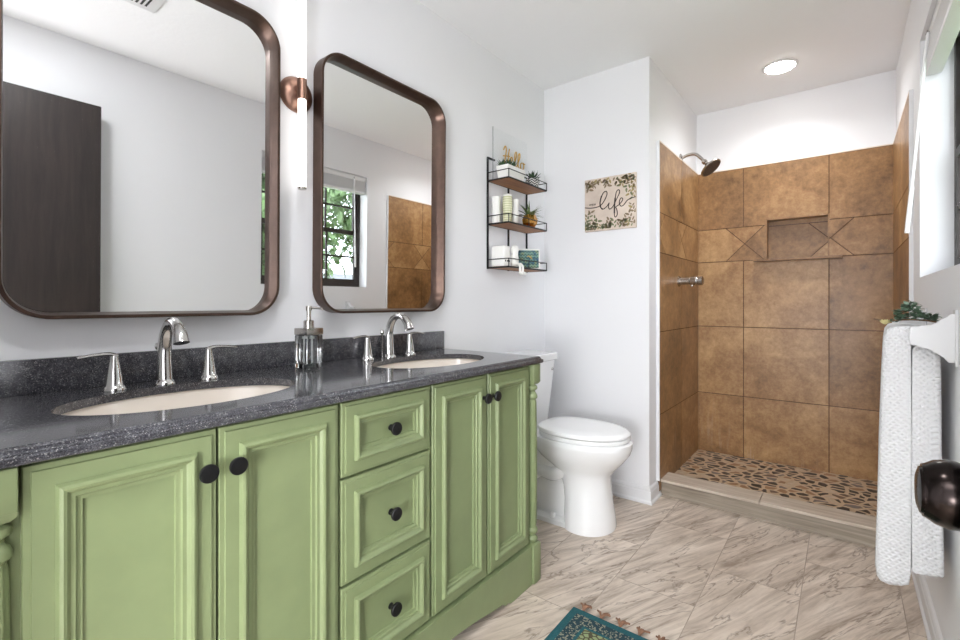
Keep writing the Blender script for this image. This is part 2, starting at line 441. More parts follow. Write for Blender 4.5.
# the part of the far wall in front of it: a furring layer with the niche opening left out
NY0, NY1, NZ0, NZ1 = 0.075, 0.410, 1.376, 1.640
bm = bmesh.new()
for y0, y1, z0, z1 in ((RW, NY0, 0, HC), (NY1, PY, 0, HC), (NY0, NY1, 0, NZ0), (NY0, NY1, NZ1, HC)):
    box(bm, 3.575, 3.652, y0, y1, z0, z1)
struct('wall_far_lining', bm, M['wall'])
WX0, WX1, WZ0, WZ1 = 1.59, 2.49, 1.19, 2.11          # window opening in the right wall
bm = bmesh.new()
for x0, x1, z0, z1 in ((-1.7, WX0, 0, HC), (WX1, 3.652, 0, HC), (WX0, WX1, 0, WZ0), (WX0, WX1, WZ1, HC)):
    box(bm, x0, x1, -0.36, RW, z0, z1)
struct('wall_right', bm, M['wall'])
bm = bmesh.new()
for y0, y1, z0, z1 in ((RW, -0.17, 0, HC), (0.74, LW, 0, HC), (-0.17, 0.74, 2.10, HC)):
    box(bm, -0.24, -0.125, y0, y1, z0, z1)
struct('wall_back', bm, M['wall'])
struct('wall_hall', B(-1.8, -1.7, -0.60, 1.60, 0, HC), M['wall'])

# tiled shower lining -------------------------------------------------------
def inset_poly(P, d):
    n = len(P); area2 = sum(P[i][0]*P[(i+1)%n][1] - P[(i+1)%n][0]*P[i][1] for i in range(n))
    if area2 < 0: P = P[::-1]
    L = []
    for i in range(n):
        (x0, y0), (x1, y1) = P[i], P[(i+1) % n]; l = math.hypot(x1-x0, y1-y0)
        nx, ny = -(y1-y0)/l, (x1-x0)/l
        L.append((nx, ny, nx*x0 + ny*y0 + d))
    out = []
    for i in range(n):
        a1, b1, c1 = L[i-1]; a2, b2, c2 = L[i]; det = a1*b2 - a2*b1
        out.append(((c1*b2 - c2*b1)/det, (a1*c2 - a2*c1)/det))
    return out
def clip(P, a, b, c):
    """keep a*x+b*y<=c"""
    out = []
    for i in range(len(P)):
        p, q = P[i], P[(i+1) % len(P)]; dp = a*p[0]+b*p[1]-c; dq = a*q[0]+b*q[1]-c
        if dp <= 0: out.append(p)
        if dp * dq < 0:
            t = dp / (dp - dq); out.append((p[0]+(q[0]-p[0])*t, p[1]+(q[1]-p[1])*t))
    cl = []
    for p in out:
        if not cl or math.hypot(p[0]-cl[-1][0], p[1]-cl[-1][1]) > 1e-6: cl.append(p)
    if len(cl) > 1 and math.hypot(cl[0][0]-cl[-1][0], cl[0][1]-cl[-1][1]) < 1e-6: cl.pop()
    return cl if len(cl) >= 3 else []
def clipbox(P, x0, x1, y0, y1):
    for a, b, c in ((-1, 0, -x0), (1, 0, x1), (0, -1, -y0), (0, 1, y1)):
        if P: P = clip(P, a, b, c)
    return P
TZ = [0.03, 0.46, 0.927, 1.375, 1.602, 2.0]
def tile_polys(j0, per, jb0, a0, a1):
    polys = []
    for r in (0, 1, 2, 4):
        k = -6
        for k in range(-8, 9):
            u = j0 + k * per
            polys.append([(u, TZ[r]), (u+per, TZ[r]), (u+per, TZ[r+1]), (u, TZ[r+1])])
    zb, zt = TZ[3], TZ[4]; zm = (zb+zt)/2; h = (zt-zb)/2
    for k in range(-8, 9):
        u = jb0 + k * per; v = u + per
        polys.append([(u, zm), (u+h, zb), (v-h, zb), (v, zm), (v-h, zt), (u+h, zt)])
        polys.append([(u, zm), (u+h, zt), (u-h, zt)]); polys.append([(u, zm), (u-h, zb), (u+h, zb)])
    rt = random.Random(int(jb0*1000)); polys = [(inset_poly(p, 0.0026), rt.random()) for p in polys]
    return [(q, i) for q, i in ((clipbox(p, a0, a1, TZ[0], TZ[5]), i) for p, i in polys) if q]
back = tile_polys(0.077, 0.461, 0.070, RW + 0.013, 0.82)
fx = lambda u, v, d: (d, u, v)
fyL = lambda u, v, d: (u, d, v)
bm = bmesh.new()
for p, tid in back:
    parts = [clip(p, 1, 0, NY0), clip(p, -1, 0, -NY1)]
    mid = clip(clip(p, -1, 0, -NY0) or [], 1, 0, NY1) if clip(p, -1, 0, -NY0) else []
    if mid: parts += [clip(mid, 0, 1, NZ0), clip(mid, 0, -1, -NZ1)]
    for q in parts:
        if q: prism(bm, q, fx, BX, BX + 0.009, tid)
struct('wall_tile_far', bm, M['tile'])
bm = bmesh.new()
for y0, y1, z0, z1 in ((RW, NY0, 0, 2.0), (NY1, PY, 0, 2.0), (NY0, NY1, 0, NZ0), (NY0, NY1, NZ1, 2.0)):
    box(bm, BX + 0.0022, 3.575, y0, y1, z0, z1)
struct('wall_grout_far', bm, M['grout'])
# niche: back tiles, grout, four sides, ledge
bm = bmesh.new()
for p, tid in back:
    q = clipbox(p, NY0, NY1, NZ0, NZ1)
    if q: prism(bm, q, fx, 3.640, 3.648, tid)
for y0, y1, z0, z1 in ((NY0, NY0+0.008, NZ0, NZ1), (NY1-0.008, NY1, NZ0, NZ1), (NY0, NY1, NZ1-0.008, NZ1)):
    box(bm, BX, 3.648, y0, y1, z0, z1)
struct('trim_niche', bm, M['tile'])
struct('trim_niche_grout', B(3.6422, 3.652, NY0, NY1, NZ0, NZ1), M['grout'])
struct('trim_niche_ledge', B(3.508, 3.640, 0.012, 0.474, 1.361, 1.376, bev=0.002), M['tile'])
side = tile_polys(3.13, 0.461, 3.13, 2.680, BX)
bm = bmesh.new()
for p, tid in side: prism(bm, p, fyL, 0.82, 0.829, tid)
struct('wall_tile_left', bm, M['tile'])
struct('wall_grout_left', B(2.680, BX, 0.8222, PY, 0, 2.0), M['grout'])
bm = bmesh.new()
for p, tid in tile_polys(3.13, 0.461, 3.13, 2.71, BX): prism(bm, p, fyL, RW + 0.013, RW + 0.004, tid)
struct('wall_tile_right', bm, M['tile'])
struct('wall_grout_right', B(2.71, BX, RW, RW + 0.0108, 0, 2.0), M['grout'])
bm = bmesh.new(); box(bm, 2.675, 2.680, 0.819, PY, 0.09, 2.004); box(bm, 2.705, 2.71, RW, RW + 0.014, 0.09, 2.004)
struct('trim_tile_edge', bm, M['trim'])
bm = bmesh.new(); box(bm, 2.680, BX, 0.820, PY, 2.0, 2.006); box(bm, BX, 3.575, RW, PY, 2.0, 2.006); box(bm, 2.71, BX, RW, RW + 0.013, 2.0, 2.006)
struct('trim_tile_caulk', bm, simple('caulk', S(232, 218, 202), 0.7))
# shower floor and curb
struct('floor_shower', B(2.80, 3.575, RW, PY, 0, 0.05), M['pebble'])
struct('trim_curb', B(2.713, 2.84, RW, 0.834, 0, 0.078), M['curb'])
bm = bmesh.new(); box(bm, 2.699, 2.845, 0.34, 0.834, 0.079, 0.093, bev=0.002); box(bm, 2.699, 2.845, RW, 0.338, 0.079, 0.093, bev=0.002)
struct('trim_curb_cap', bm, M['curbcap'])

# baseboards: one profile swept along a wall path with mitred corners
BP = [(0, 0), (0.020, 0), (0.020, 0.012), (0.014, 0.020), (0.013, 0.062), (0.010, 0.068), (0.010, 0.076), (0.006, 0.084), (0.0, 0.090)]
def baseboard(name, pts, normals):
    bm = bmesh.new(); rings = []
    for (x, y), (nx, ny) in zip(pts, normals):
        rings.append([(x + nx*o, y + ny*o, z + 0.0005) for o, z in BP])
    loft(bm, rings); return struct(name, bm, M['trim'])
baseboard('baseboard_partition', [(PX, LW), (PX, PY), (2.705, PY)], [(-1, 0), (-1, -1), (0, -1)])
baseboard('baseboard_left', [(1.62, LW), (PX - 0.021, LW)], [(0, -1), (0, -1)])
baseboard('baseboard_right', [(-0.12, RW), (2.70, RW)], [(0, 1), (0, 1)])

# ------------------------------------------------------------------ window with sashes, blind, and what is outside
win = B(WX0, WX0 + 0.03, -0.36, -0.325, WZ0, WZ1)
box(win, WX1 - 0.03, WX1, -0.36, -0.325, WZ0, WZ1); box(win, WX0 + 0.03, WX1 - 0.03, -0.36, -0.325, WZ0, WZ0 + 0.03); box(win, WX0 + 0.03, WX1 - 0.03, -0.36, -0.325, WZ1 - 0.03, WZ1)
w = struct('window_1', win, M['sash'])
zmid = 1.645
def sash(name, z0, z1, y0):
    bm = bmesh.new(); x0, x1 = WX0 + 0.03, WX1 - 0.03
    for a, b, c, d in ((x0, x0+0.028, z0, z1), (x1-0.028, x1, z0, z1), (x0+0.028, x1-0.028, z0, z0+0.034), (x0+0.028, x1-0.028, z1-0.034, z1)):
        box(bm, a, b, y0, y0+0.018, c, d)
    for k in (1, 2):
        xm = x0 + 0.028 + (x1-x0-0.056) * k / 3; box(bm, xm-0.007, xm+0.007, y0+0.002, y0+0.015, z0+0.034, z1-0.034)
    zm = (z0+z1)/2; box(bm, x0+0.028, x1-0.028, y0+0.001, y0+0.016, zm-0.007, zm+0.007)
    s = obj(name, bm, M['sash'], w, 0)
    obj('pane', B(x0+0.02, x1-0.02, y0+0.007, y0+0.010, z0+0.02, z1-0.02), M['pane'], s, 0)
sash('lower_sash', WZ0 + 0.03, zmid + 0.017, -0.343); sash('upper_sash', zmid - 0.017, WZ1 - 0.03, -0.3595)

bl = thing('window_blind', 'white slatted blind drawn up at the top of the window, with a tilt wand', 'blind', (2.04, -0.27, 2.07))
obj('headrail', B(WX0+0.005, WX1-0.005, -0.292, -0.245, 2.068, 2.109, bev=0.003), M['blind'], bl)
bm = bmesh.new()
for k in range(24): box(bm, WX0+0.012, WX1-0.012, -0.290, -0.246, 1.988 + k*0.0033, 1.9899 + k*0.0033)
obj('slat_stack', bm, M['blind'], bl, 0)
obj('bottom_rail', B(WX0+0.012, WX1-0.012, -0.291, -0.245, 1.966, 1.986, bev=0.004), M['blind'], bl)
bm = bmesh.new(); tube(bm, [(2.363, -0.240, 2.085), (2.340, -0.181, 1.356)], 0.005, 8); tube(bm, [(2.345, -0.195, 1.52), (2.340, -0.180, 1.350)], 0.0068, 8)
obj('tilt_wand', bm, M['plastic'], bl)
bm = bmesh.new(); tube(bm, [(2.363, -0.248, 2.08), (2.363, -0.238, 2.092), (2.363, -0.236, 2.078)], 0.004, 6); obj('wand_hook', bm, M['chrome'], bl)

def leafball(bm, c, r, n, size):
    for _ in range(n):
        d = Vector((random.gauss(0, 1), random.gauss(0, 1), random.gauss(0, 1))).normalized()
        p = Vector(c) + d * r * random.uniform(0.55, 1.0)
        q = Vector((random.gauss(0, 1), random.gauss(0, 1), random.gauss(0, 1)))
        leaf(bm, p, q, size * random.uniform(0.7, 1.3), size * 0.6, curl=0.2, seg=2)
tag(obj('lawn', B(-4, 16, -22, -0.7, -0.66, -0.605), M['grass'], None, 0), 'green lawn outside the window', 'lawn')
def tree(x, y, h, r, label):
    t = thing('tree', label, 'tree', (x, y, -0.598), 'trees outside the window')
    bm = bmesh.new(); tube(bm, smooth_path([(x, y, -0.598), (x, y, -0.3), (x, y, 0.1), (x+0.1, y, h*0.3), (x-0.05, y+0.1, h*0.7), (x, y, h)]), [0.16 - 0.11*k/30 for k in range(31)], 10)
    obj('trunk', bm, M['bark'], t)
    bm = bmesh.new()
    for k in range(9):
        a = k * 2.4; leafball(bm, (x + math.cos(a)*r*0.55, y + math.sin(a)*r*0.45, h*0.55 + (k % 5)*h*0.13), r*0.66, 420, 0.2)
    obj('crown', bm, M['treeleaf'], t, 0)
tree(3.7, -4.6, 3.2, 1.25, 'leafy green tree seen in the mirror, nearest one beyond the window')
tree(8.9, -8.2, 4.4, 1.45, 'leafy green tree seen in the mirror, to the right of the pale blue shed')
tree(5.0, -9.2, 4.8, 1.7, 'tall leafy green tree seen in the mirror, behind the pale blue shed')
tree(8.2, -12.2, 5.6, 1.7, 'farthest leafy green tree seen in the mirror, behind the others')
sh = thing('garden_shed', 'pale blue garden shed among the trees, seen in the mirror through the window', 'shed', (6.0, -6.3, -0.6))
obj('walls', B(5.3, 6.8, -6.9, -5.6, -0.598, 1.15), M['shed'], sh, 0)
bm = bmesh.new(); prism(bm, [(-7.0, 1.13), (-5.5, 1.13), (-6.25, 1.62)], lambda u, v, d: (d, u, v), 5.2, 6.9); obj('roof', bm, M['roof'], sh, 0)
obj('shed_window', B(5.7, 6.2, -5.6, -5.57, 0.35, 0.9, bev=0.01), M['trim'], sh, 0)

# ------------------------------------------------------------------ the open dark door with its knob (hinged behind the camera)
bm = B(-0.11, 0.69, -0.168, -0.130, 0.012, 2.085, bev=0.002)
door = struct('door_1', bm, M['door'])
bm = bmesh.new()
kn = (0.62, -0.130, 0.909)
lathe(bm, [(0.030, 0), (0.030, 0.004), (0.024, 0.008), (0.013, 0.011), (0.012, 0.022), (0.018, 0.027), (0.027, 0.036), (0.0312, 0.047), (0.0318, 0.054), (0.0295, 0.063),
           (0.0255, 0.0690), (0.0245, 0.0715), (0.0225, 0.0715), (0.0215, 0.0735), (0.015, 0.0755), (0.0, 0.0762)], kn, 'y', 48)
obj('door_knob', bm, M['knobdark'], door, 30)

# ------------------------------------------------------------------ vanity
FY = 0.957
van = thing('vanity_cabinet', 'sage green double vanity cabinet under the dark speckled countertop', 'cabinet', (0.835, 1.22, 0))
bm = bmesh.new()
box(bm, 0.095, 1.575, 0.975, 0.993, 0.10, 0.851)        # face frame
box(bm, 0.085, 0.103, 0.993, 1.487, 0.02, 0.851); box(bm, 1.567, 1.585, 0.993, 1.487, 0.02, 0.851)
box(bm, 0.103, 1.567, 0.993, 1.487, 0.10, 0.116); box(bm, 0.103, 1.567, 1.475, 1.487, 0.116, 0.851)
obj('carcass', bm, M['green'], van, 0)
PROF = [(0, 0.0), (0, -0.011), (0.0015, -0.0135), (0.009, -0.0140), (0.0105, -0.0175), (0.036, -0.018), (0.0372, -0.0225), (0.040, -0.0268), (0.0445, -0.0285), (0.049, -0.0265),
        (0.0525, -0.0215), (0.0545, -0.0200), (0.0605, -0.0192), (0.0625, -0.0150), (0.0650, -0.0140), (0.0700, -0.0135), (0.0712, -0.0085)]
def front_panel(x0, x1, z0, z1, sc=1.0):
    bm = bmesh.new(); rings = []
    for i, h in PROF:
        i *= sc
        rings.append([(x0+i, 0.975+h, z0+i), (x1-i, 0.975+h, z0+i), (x1-i, 0.975+h, z1-i), (x0+i, 0.975+h, z1-i)])
    loft(bm, rings); return bm
def knob(parent, x, z):
    bm = bmesh.new()
    lathe(bm, [(0.0085, 0), (0.0085, 0.002), (0.0055, 0.004), (0.0055, 0.015), (0.009, 0.018), (0.0165, 0.0195), (0.0175, 0.0215), (0.0175, 0.0255), (0.0165, 0.0272), (0.012, 0.0280), (0.0, 0.0282)], (x, 0.960, z), '-y', 28)
    obj('knob', bm, M['black'], parent, 30)
for x0, x1, kx in ((0.123, 0.395, 0.372), (0.400, 0.671, 0.426), (0.997, 1.262, 1.240), (1.270, 1.532, 1.293)):
    d = obj('door', front_panel(x0, x1, 0.158, 0.846), M['green'], van, 25); knob(d, kx, 0.770)
for z0, z1 in ((0.664, 0.846), (0.400, 0.657), (0.158, 0.393)):
    d = obj('drawer', front_panel(0.681, 0.988, z0, z1, 0.93), M['green'], van, 25); knob(d, 0.8345, (z0+z1)/2 + 0.001)
# shaped apron below the doors
half = [(0.095, 0.0), (0.095, 0.150), (0.835, 0.150), (0.835, 0.060), (0.66, 0.058), (0.55, 0.052), (0.46, 0.042), (0.39, 0.030), (0.345, 0.024), (0.325, 0.022), (0.315, 0.015), (0.310, 0.010), (0.290, 0.010), (0.275, 0.002), (0.26, 0.0)]
bm = bmesh.new()
prism(bm, half, lambda u, v, d: (u, d, v), 0.952, 0.9745); prism(bm, [(1.67 - a, b) for a, b in half], lambda u, v, d: (u, d, v), 0.952, 0.9745)
bmesh.ops.remove_doubles(bm, verts=bm.verts[:], dist=1e-5)
obj('apron', bm, M['green'], van, 0)
def post(xc):
    bm = bmesh.new(); y = 0.969; hw = 0.0245
    box(bm, xc-hw, xc+hw, y-hw, y+hw, 0.785, 0.8515, bev=0.003)
    loft(bm, [[(xc+sx*k, y+sy*k, z) for sx, sy in ((-1,-1),(1,-1),(1,1),(-1,1))] for k, z in ((hw, 0.786), (0.0225, 0.779), (0.016, 0.772))])
    lathe(bm, [(0.013, 0.775), (0.014, 0.768), (0.020, 0.764), (0.0215, 0.758), (0.020, 0.752), (0.013, 0.748), (0.0125, 0.742), (0.019, 0.733), (0.0215, 0.725), (0.021, 0.718), (0.0155, 0.713), (0.0155, 0.708)], (xc, y, 0), 'z', 24)
    n = 32; rings = []
    for z, rr in ((0.710, 0.0155), (0.700, 0.0175), (0.66, 0.0185), (0.45, 0.0195), (0.25, 0.0185), (0.225, 0.0175), (0.215, 0.0155)):
        rings.append([(xc + math.cos(2*PI*k/n)*(rr - (0.0018 if k % 4 < 2 else 0)), y + math.sin(2*PI*k/n)*(rr - (0.0018 if k % 4 < 2 else 0)), z) for k in range(n)])
    loft(bm, rings)
    lathe(bm, [(0.0155, 0.218), (0.0155, 0.212), (0.021, 0.207), (0.0225, 0.199), (0.020, 0.191), (0.0135, 0.184), (0.0135, 0.180), (0.020, 0.174), (0.0225, 0.168), (0.020, 0.161), (0.015, 0.156), (0.015, 0.150)], (xc, y, 0), 'z', 24)
    box(bm, xc-hw-0.002, xc+hw+0.002, y-hw-0.002, y+hw+0.002, 0.0, 0.152, bev=0.006)
    obj('corner_post', bm, M['green'], van, 40)
post(1.566); post(0.093)

# countertop with two oval cut-outs, ogee nosing, backsplash
CX0, CX1, CYF, ZT, ZB = 0.06, 1.605, 0.94, 0.88, 0.853
SINKS = [(0.437, 1.195), (1.232, 1.195)]; SA, SB = 0.243, 0.158
top = thing('countertop', 'dark grey speckled stone countertop with two oval sink cut-outs', 'countertop', (0.835, 1.22, 0.853))
bm = bmesh.new()
rings = [[(CX0+i, CYF+i, z), (CX1-i, CYF+i, z), (CX1-i, LW-0.001, z), (CX0+i, LW-0.001, z)] for i, z in
         ((0.004, 0.853), (0.001, 0.855), (0, 0.858), (0, 0.865), (0.002, 0.868), (0.006, 0.8695), (0.008, 0.8720), (0.009, 0.8760), (0.0115, 0.8785), (0.015, 0.880))]
loft(bm, rings, False, False)
ix0, ix1, iy0, iy1 = CX0+0.015, CX1-0.015, CYF+0.015, LW-0.001
N = 64; ZH = 0.861
def cell(x0, x1, hole):
    cx, cy = hole; E, Rr = [], []
    for k in range(N):
        a = 2*PI*k/N; dx, dy = math.cos(a), math.sin(a)
        E.append((cx + SA*dx, cy + SB*dy))
        tx = ((x1-cx)/dx if dx > 1e-9 else (x0-cx)/dx if dx < -1e-9 else 1e9); ty = ((iy1-cy)/dy if dy > 1e-9 else (iy0-cy)/dy if dy < -1e-9 else 1e9)
        s = min(tx, ty); Rr.append((cx + dx*s, cy + dy*s))
    # pull the closest samples onto the cell's corners
    for qx, qy in ((x0, iy0), (x1, iy0), (x1, iy1), (x0, iy1)):
        k = min(range(N), key=lambda i: (Rr[i][0]-qx)**2 + (Rr[i][1]-qy)**2); Rr[k] = (qx, qy)
    for z in (ZT, ZH):
        a = [bm.verts.new((x, y, z)) for x, y in E]; b = [bm.verts.new((x, y, z)) for x, y in Rr]
        for k in range(N): bm.faces.new((a[k], a[(k+1) % N], b[(k+1) % N], b[k]))
    hr = [[(cx + (SA-i)*math.cos(2*PI*k/N), cy + (SB-i)*math.sin(2*PI*k/N), z) for k in range(N)] for i, z in ((0, ZT), (0.0, ZH))]
    loft(bm, hr, False, False)
cell(ix0, 0.835, SINKS[0]); cell(0.835, ix1, SINKS[1])
obj('slab', bm, M['granite'], top, 30)
obj('backsplash', B(CX0, CX1, 1.470, LW-0.001, ZT, 0.960, bev=0.002), M['granite'], top, 30)
for (cx, cy), lb in zip(SINKS, ('off-white oval undermount sink nearer the left end of the countertop', 'off-white oval undermount sink at the toilet end of the countertop')):
    s = thing('sink', lb, 'sink', (cx, cy, 0.71), 'oval sinks in the countertop')
    bm = bmesh.new(); rings = []
    for k, z in ((1.07, 0.8605), (1.035, 0.8605), (1.02, 0.852), (0.985, 0.82), (0.90, 0.78), (0.74, 0.745), (0.5, 0.724), (0.2, 0.716), (0.1, 0.714)):
        rings.append([(cx + SA*k*math.cos(2*PI*j/48), cy + SB*k*math.sin(2*PI*j/48), z) for j in range(48)])
    outer = [[(x, y, z - 0.010) if i else (x, y, z) for x, y, z in r] for i, r in enumerate(rings)]
    loft(bm, rings, False, True)
    o = obj('basin', bm, M['sink'], s, 60)
    sol = o.modifiers.new('thick', 'SOLIDIFY'); sol.thickness = 0.008; sol.offset = -1
    bm = bmesh.new(); lathe(bm, [(0.021, 0.7145), (0.021, 0.7175), (0.016, 0.719), (0.0, 0.720)], (cx, cy, 0), 'z', 20); obj('drain', bm, M['chrome'], s, 30)

# faucets: centre spout and two cone handles with thin levers
def faucet(xc, label):
    yb = 1.388
    f = thing('faucet', label, 'faucet', (xc, yb, ZT), 'widespread faucets behind the sinks')
    bm = bmesh.new()
    lathe(bm, [(0.0255, 0.0), (0.0255, 0.004), (0.021, 0.010), (0.0185, 0.013)], (0, 0, 0.0003), 'z', 28)
    pts = smooth_path([(0, 0, 0.008), (0, 0.002, 0.05), (0, 0.001, 0.095), (0, -0.012, 0.135), (0, -0.040, 0.160), (0, -0.074, 0.158), (0, -0.102, 0.134), (0, -0.112, 0.112)], 6)
    m = len(pts); rr = [0.0192 - 0.0065*min(1, k/(m*0.55)) + (0.0055*max(0, (k/m - 0.70)/0.30)) for k in range(m)]
    tube(bm, pts, rr, 20)
    obj('spout', bm, M['chrome'], f, 40, local=True)
    for s in (-1, 1):
        bm = bmesh.new()
        lathe(bm, [(0.0250, 0), (0.0250, 0.004), (0.0225, 0.008), (0.0195, 0.012), (0.0175, 0.030), (0.0125, 0.058), (0.0092, 0.074), (0.0088, 0.082), (0.006, 0.085), (0.0, 0.086)], (s*0.106, 0, 0.0003), 'z', 28)
        h = obj('handle', bm, M['chrome'], f, 40, local=True)
        bm = bmesh.new()
        P = smooth_path([(s*0.102, 0, 0.083), (s*0.120, -0.002, 0.088), (s*0.150, -0.005, 0.087), (s*0.178, -0.008, 0.083)], 4)
        tube(bm, P, [0.0098 - 0.0035*k/12 for k in range(13)], 10, flat=(0.55, 1.0))
        obj('lever', bm, M['chrome'], h, 50, local=True)
    bm = bmesh.new(); lathe(bm, [(0.003, 0), (0.003, 0.085), (0.007, 0.090), (0.0085, 0.096), (0.007, 0.103), (0, 0.106)], (-0.002, 0.040, 0), 'z', 14)
    obj('lift_rod', bm, M['chrome'], f, 40, local=True)
faucet(0.444, 'chrome two-handle faucet behind the sink nearer the left end')
faucet(1.200, 'chrome two-handle faucet behind the sink at the toilet end, with lift rod showing')

# soap dispenser
sd = thing('soap_dispenser', 'square clear glass soap dispenser with metal pump standing between the sinks', 'soap dispenser', (0.846, 1.372, ZT))
sd.scale = (1, 1, 1.09); sd.rotation_euler = (0, 0, math.radians(6))
bm = bmesh.new(); g = 0.031
box(bm, -g, g, -g, g, 0.0005, 0.098, bev=0.003)
t2 = bmesh.new(); box(t2, -g+0.005, g-0.005, -g+0.005, g-0.005, 0.014, 0.096, bev=0.003); bmesh.ops.reverse_faces(t2, faces=t2.faces[:]); merge(bm, t2)
o = obj('bottle', bm, M['glass'], sd, 30, local=True)
obj('collar', B(-g-0.001, g+0.001, -g-0.001, g+0.001, 0.0985, 0.118, bev=0.0015), M['nickel'], sd, 30, local=True)
bm = bmesh.new(); lathe(bm, [(0.0165, 0.118), (0.0165, 0.139), (0.0135, 0.141), (0.007, 0.1415), (0.007, 0.170), (0.0095, 0.1705), (0.0095, 0.182), (0.008, 0.184), (0, 0.184)], (0, 0, 0), 'z', 24)
tube(bm, [(0, 0, 0.178), (0.020, -0.012, 0.178), (0.034, -0.021, 0.176), (0.037, -0.023, 0.170)], 0.0035, 8)
obj('pump', bm, M['nickel'], sd, 40, local=True)
bm = bmesh.new(); lathe(bm, [(0.003, 0.018), (0.003, 0.098)], (0, 0, 0), 'z', 10); lathe(bm, [(0.008, 0.085), (0.008, 0.098)], (0, 0, 0), 'z', 12); obj('dip_tube', bm, M['plastic'], sd, 40, local=True)
obj('base_sticker', B(-g+0.006, -g+0.018, -g+0.0045, -g+0.0048, 0.016, 0.026), M['black'], sd, 0, local=True)

# ------------------------------------------------------------------ mirrors
def mirror(x0, label):
    z0, wd, ht, dp, r = 1.053, 0.636, 0.936, 0.055, 0.092
    m = thing('wall_mirror', label, 'mirror', (x0 + wd/2, LW - 0.003, z0), 'framed mirrors above the vanity')
    m.rotation_euler = (0.0095, 0, 0)
    def ring(i, y): return [(x, y, z) for x, z in rrect(-wd/2 + i, wd/2 - i, i, ht - i, r - i, 12)]
    bm = bmesh.new()
    loft(bm, [ring(0, -0.002), ring(0, -dp+0.001), ring(0.001, -dp), ring(0.0075, -dp), ring(0.0085, -dp+0.001), ring(0.0145, -0.0135), ring(0.0145, -0.002)], False, False, closed=True)
    obj('frame', bm, M['bronze'], m, 35, local=True)
    bm = bmesh.new()
    loft(bm, [ring(0.0148, -0.003), ring(0.0148, -0.014)])
    obj('glass', bm, M['mirror'], m, 20, local=True)
mirror(0.143, 'large bronze-framed round-cornered mirror above the left sink, reflecting the dark door')
mirror(0.929, 'bronze-framed round-cornered mirror above the right sink, reflecting the window and tiles')

# ------------------------------------------------------------------ wall sconce between the mirrors
sc = thing('wall_sconce', 'copper wall sconce with two lit vertical tubes between the mirrors', 'wall lamp', (0.868, LW, 1.806))
bm = bmesh.new(); lathe(bm, [(0.060, 0.001), (0.060, 0.006), (0.057, 0.013), (0.048, 0.022), (0.032, 0.030), (0.014, 0.034), (0.0, 0.035)], (0.868, LW, 1.806), '-y', 40)
obj('backplate', bm, M['copper'], sc, 40)
SY = 1.432
bm = bmesh.new(); lathe(bm, [(0.0105, 0.03), (0.0105, 0.058)], (0.860, LW, 1.806), '-y', 20)
lathe(bm, [(0.0105, -0.036), (0.0155, -0.034), (0.0155, 0.034), (0.0105, 0.036)], (0.858, SY, 1.806), 'z', 24)
obj('hub', bm, M['copper'], sc, 35)
for z0, z1 in ((1.478, 1.775), (1.837, 2.134)):
    bm = bmesh.new(); lathe(bm, [(0.0135, z0), (0.0135, z1)], (0.858, SY, 0), 'z', 24)
    t = obj('light_tube', bm, M['tube'], sc, 40)
    bm = bmesh.new(); e = z0 if z0 < 1.7 else z1; s = -1 if z0 < 1.7 else 1
    lathe(bm, [(0.0138, e), (0.0138, e + s*0.007), (0.0, e + s*0.0072)], (0.858, SY, 0), 'z', 24); obj('end_cap', bm, M['nickel'], t, 40)

# ------------------------------------------------------------------ wire wall shelf and the things on it
SX0, SX1, SYB, SYF = 1.958, 2.340, 1.484, 1.350
ZS = [1.735, 1.505, 1.276]
shf = thing('wall_shelf', 'three-tier black wire wall shelf with wooden boards beside the corner', 'shelf', (2.15, LW, 1.27))
bm = bmesh.new()
for x in (SX0, 2.150, SX1): box(bm, x-0.004, x+0.004, SYB-0.003, SYB+0.005, 1.270, 1.862 if x == SX0 else 1.755)
box(bm, SX0, 2.02, SYB-0.003, SYB+0.005, 1.854, 1.862)
obj('upright_frame', bm, M['blackwire'], shf, 0)
for i, z in enumerate(ZS):
    bm = bmesh.new()
    for a, b in (((SX0, SYB, z), (SX0, SYF, z)), ((SX0, SYF, z), (SX1, SYF, z)), ((SX1, SYF, z), (SX1, SYB, z)), ((SX0, SYB, z), (SX1, SYB, z))): rodbox(bm, a, b, 0.006)
    zr = z + 0.043
    for a, b in (((SX0, SYB, zr), (SX0, SYF, zr)), ((SX0, SYF, zr), (SX1, SYF, zr)), ((SX1, SYF, zr), (SX1, SYB, zr)), ((SX0, SYF, z), (SX0, SYF, zr)), ((SX1, SYF, z), (SX1, SYF, zr)), ((2.15, SYF, z), (2.15, SYF, zr))): rodbox(bm, a, b, 0.0036)
    obj('wire_rail', bm, M['blackwire'], shf, 0)
    obj('shelf_board', B(SX0+0.003, SX1-0.003, SYF+0.003, SYB-0.003, z-0.003, z+0.005), M['shelfwood'], shf, 0)
zt = [z + 0.0053 for z in ZS]
# top tier
pl = thing('trough_planter', 'white trough planter of dark succulents on the top shelf tier', 'planter', (2.05, 1.41, zt[0]))
bm = bmesh.new(); loft(bm, [[(x, y, z) for x, y in ((1.972+i, 1.366+i), (2.140-i, 1.366+i), (2.140-i, 1.440-i), (1.972+i, 1.440-i))] for i, z in ((0.008, zt[0]), (0.0, zt[0]+0.068), (0.004, zt[0]+0.068), (0.005, zt[0]+0.060))])
obj('trough', bm, M['cup'], pl, 0)
bm = bmesh.new()
for k in range(6):
    cx, cy = 1.984 + 0.014*k, 1.405 + 0.02*math.sin(k*2.1)
    for j in range(11):
        a = j*2.4; el = 0.5 + 0.8*(j % 3)/2; leaf(bm, (cx, cy, zt[0]+0.062), (math.cos(a)*math.cos(el), math.sin(a)*math.cos(el), math.sin(el)), random.uniform(0.030, 0.050), 0.012, curl=-0.1, fold=0.4)
obj('succulents', bm, M['leafd'], pl, 50)
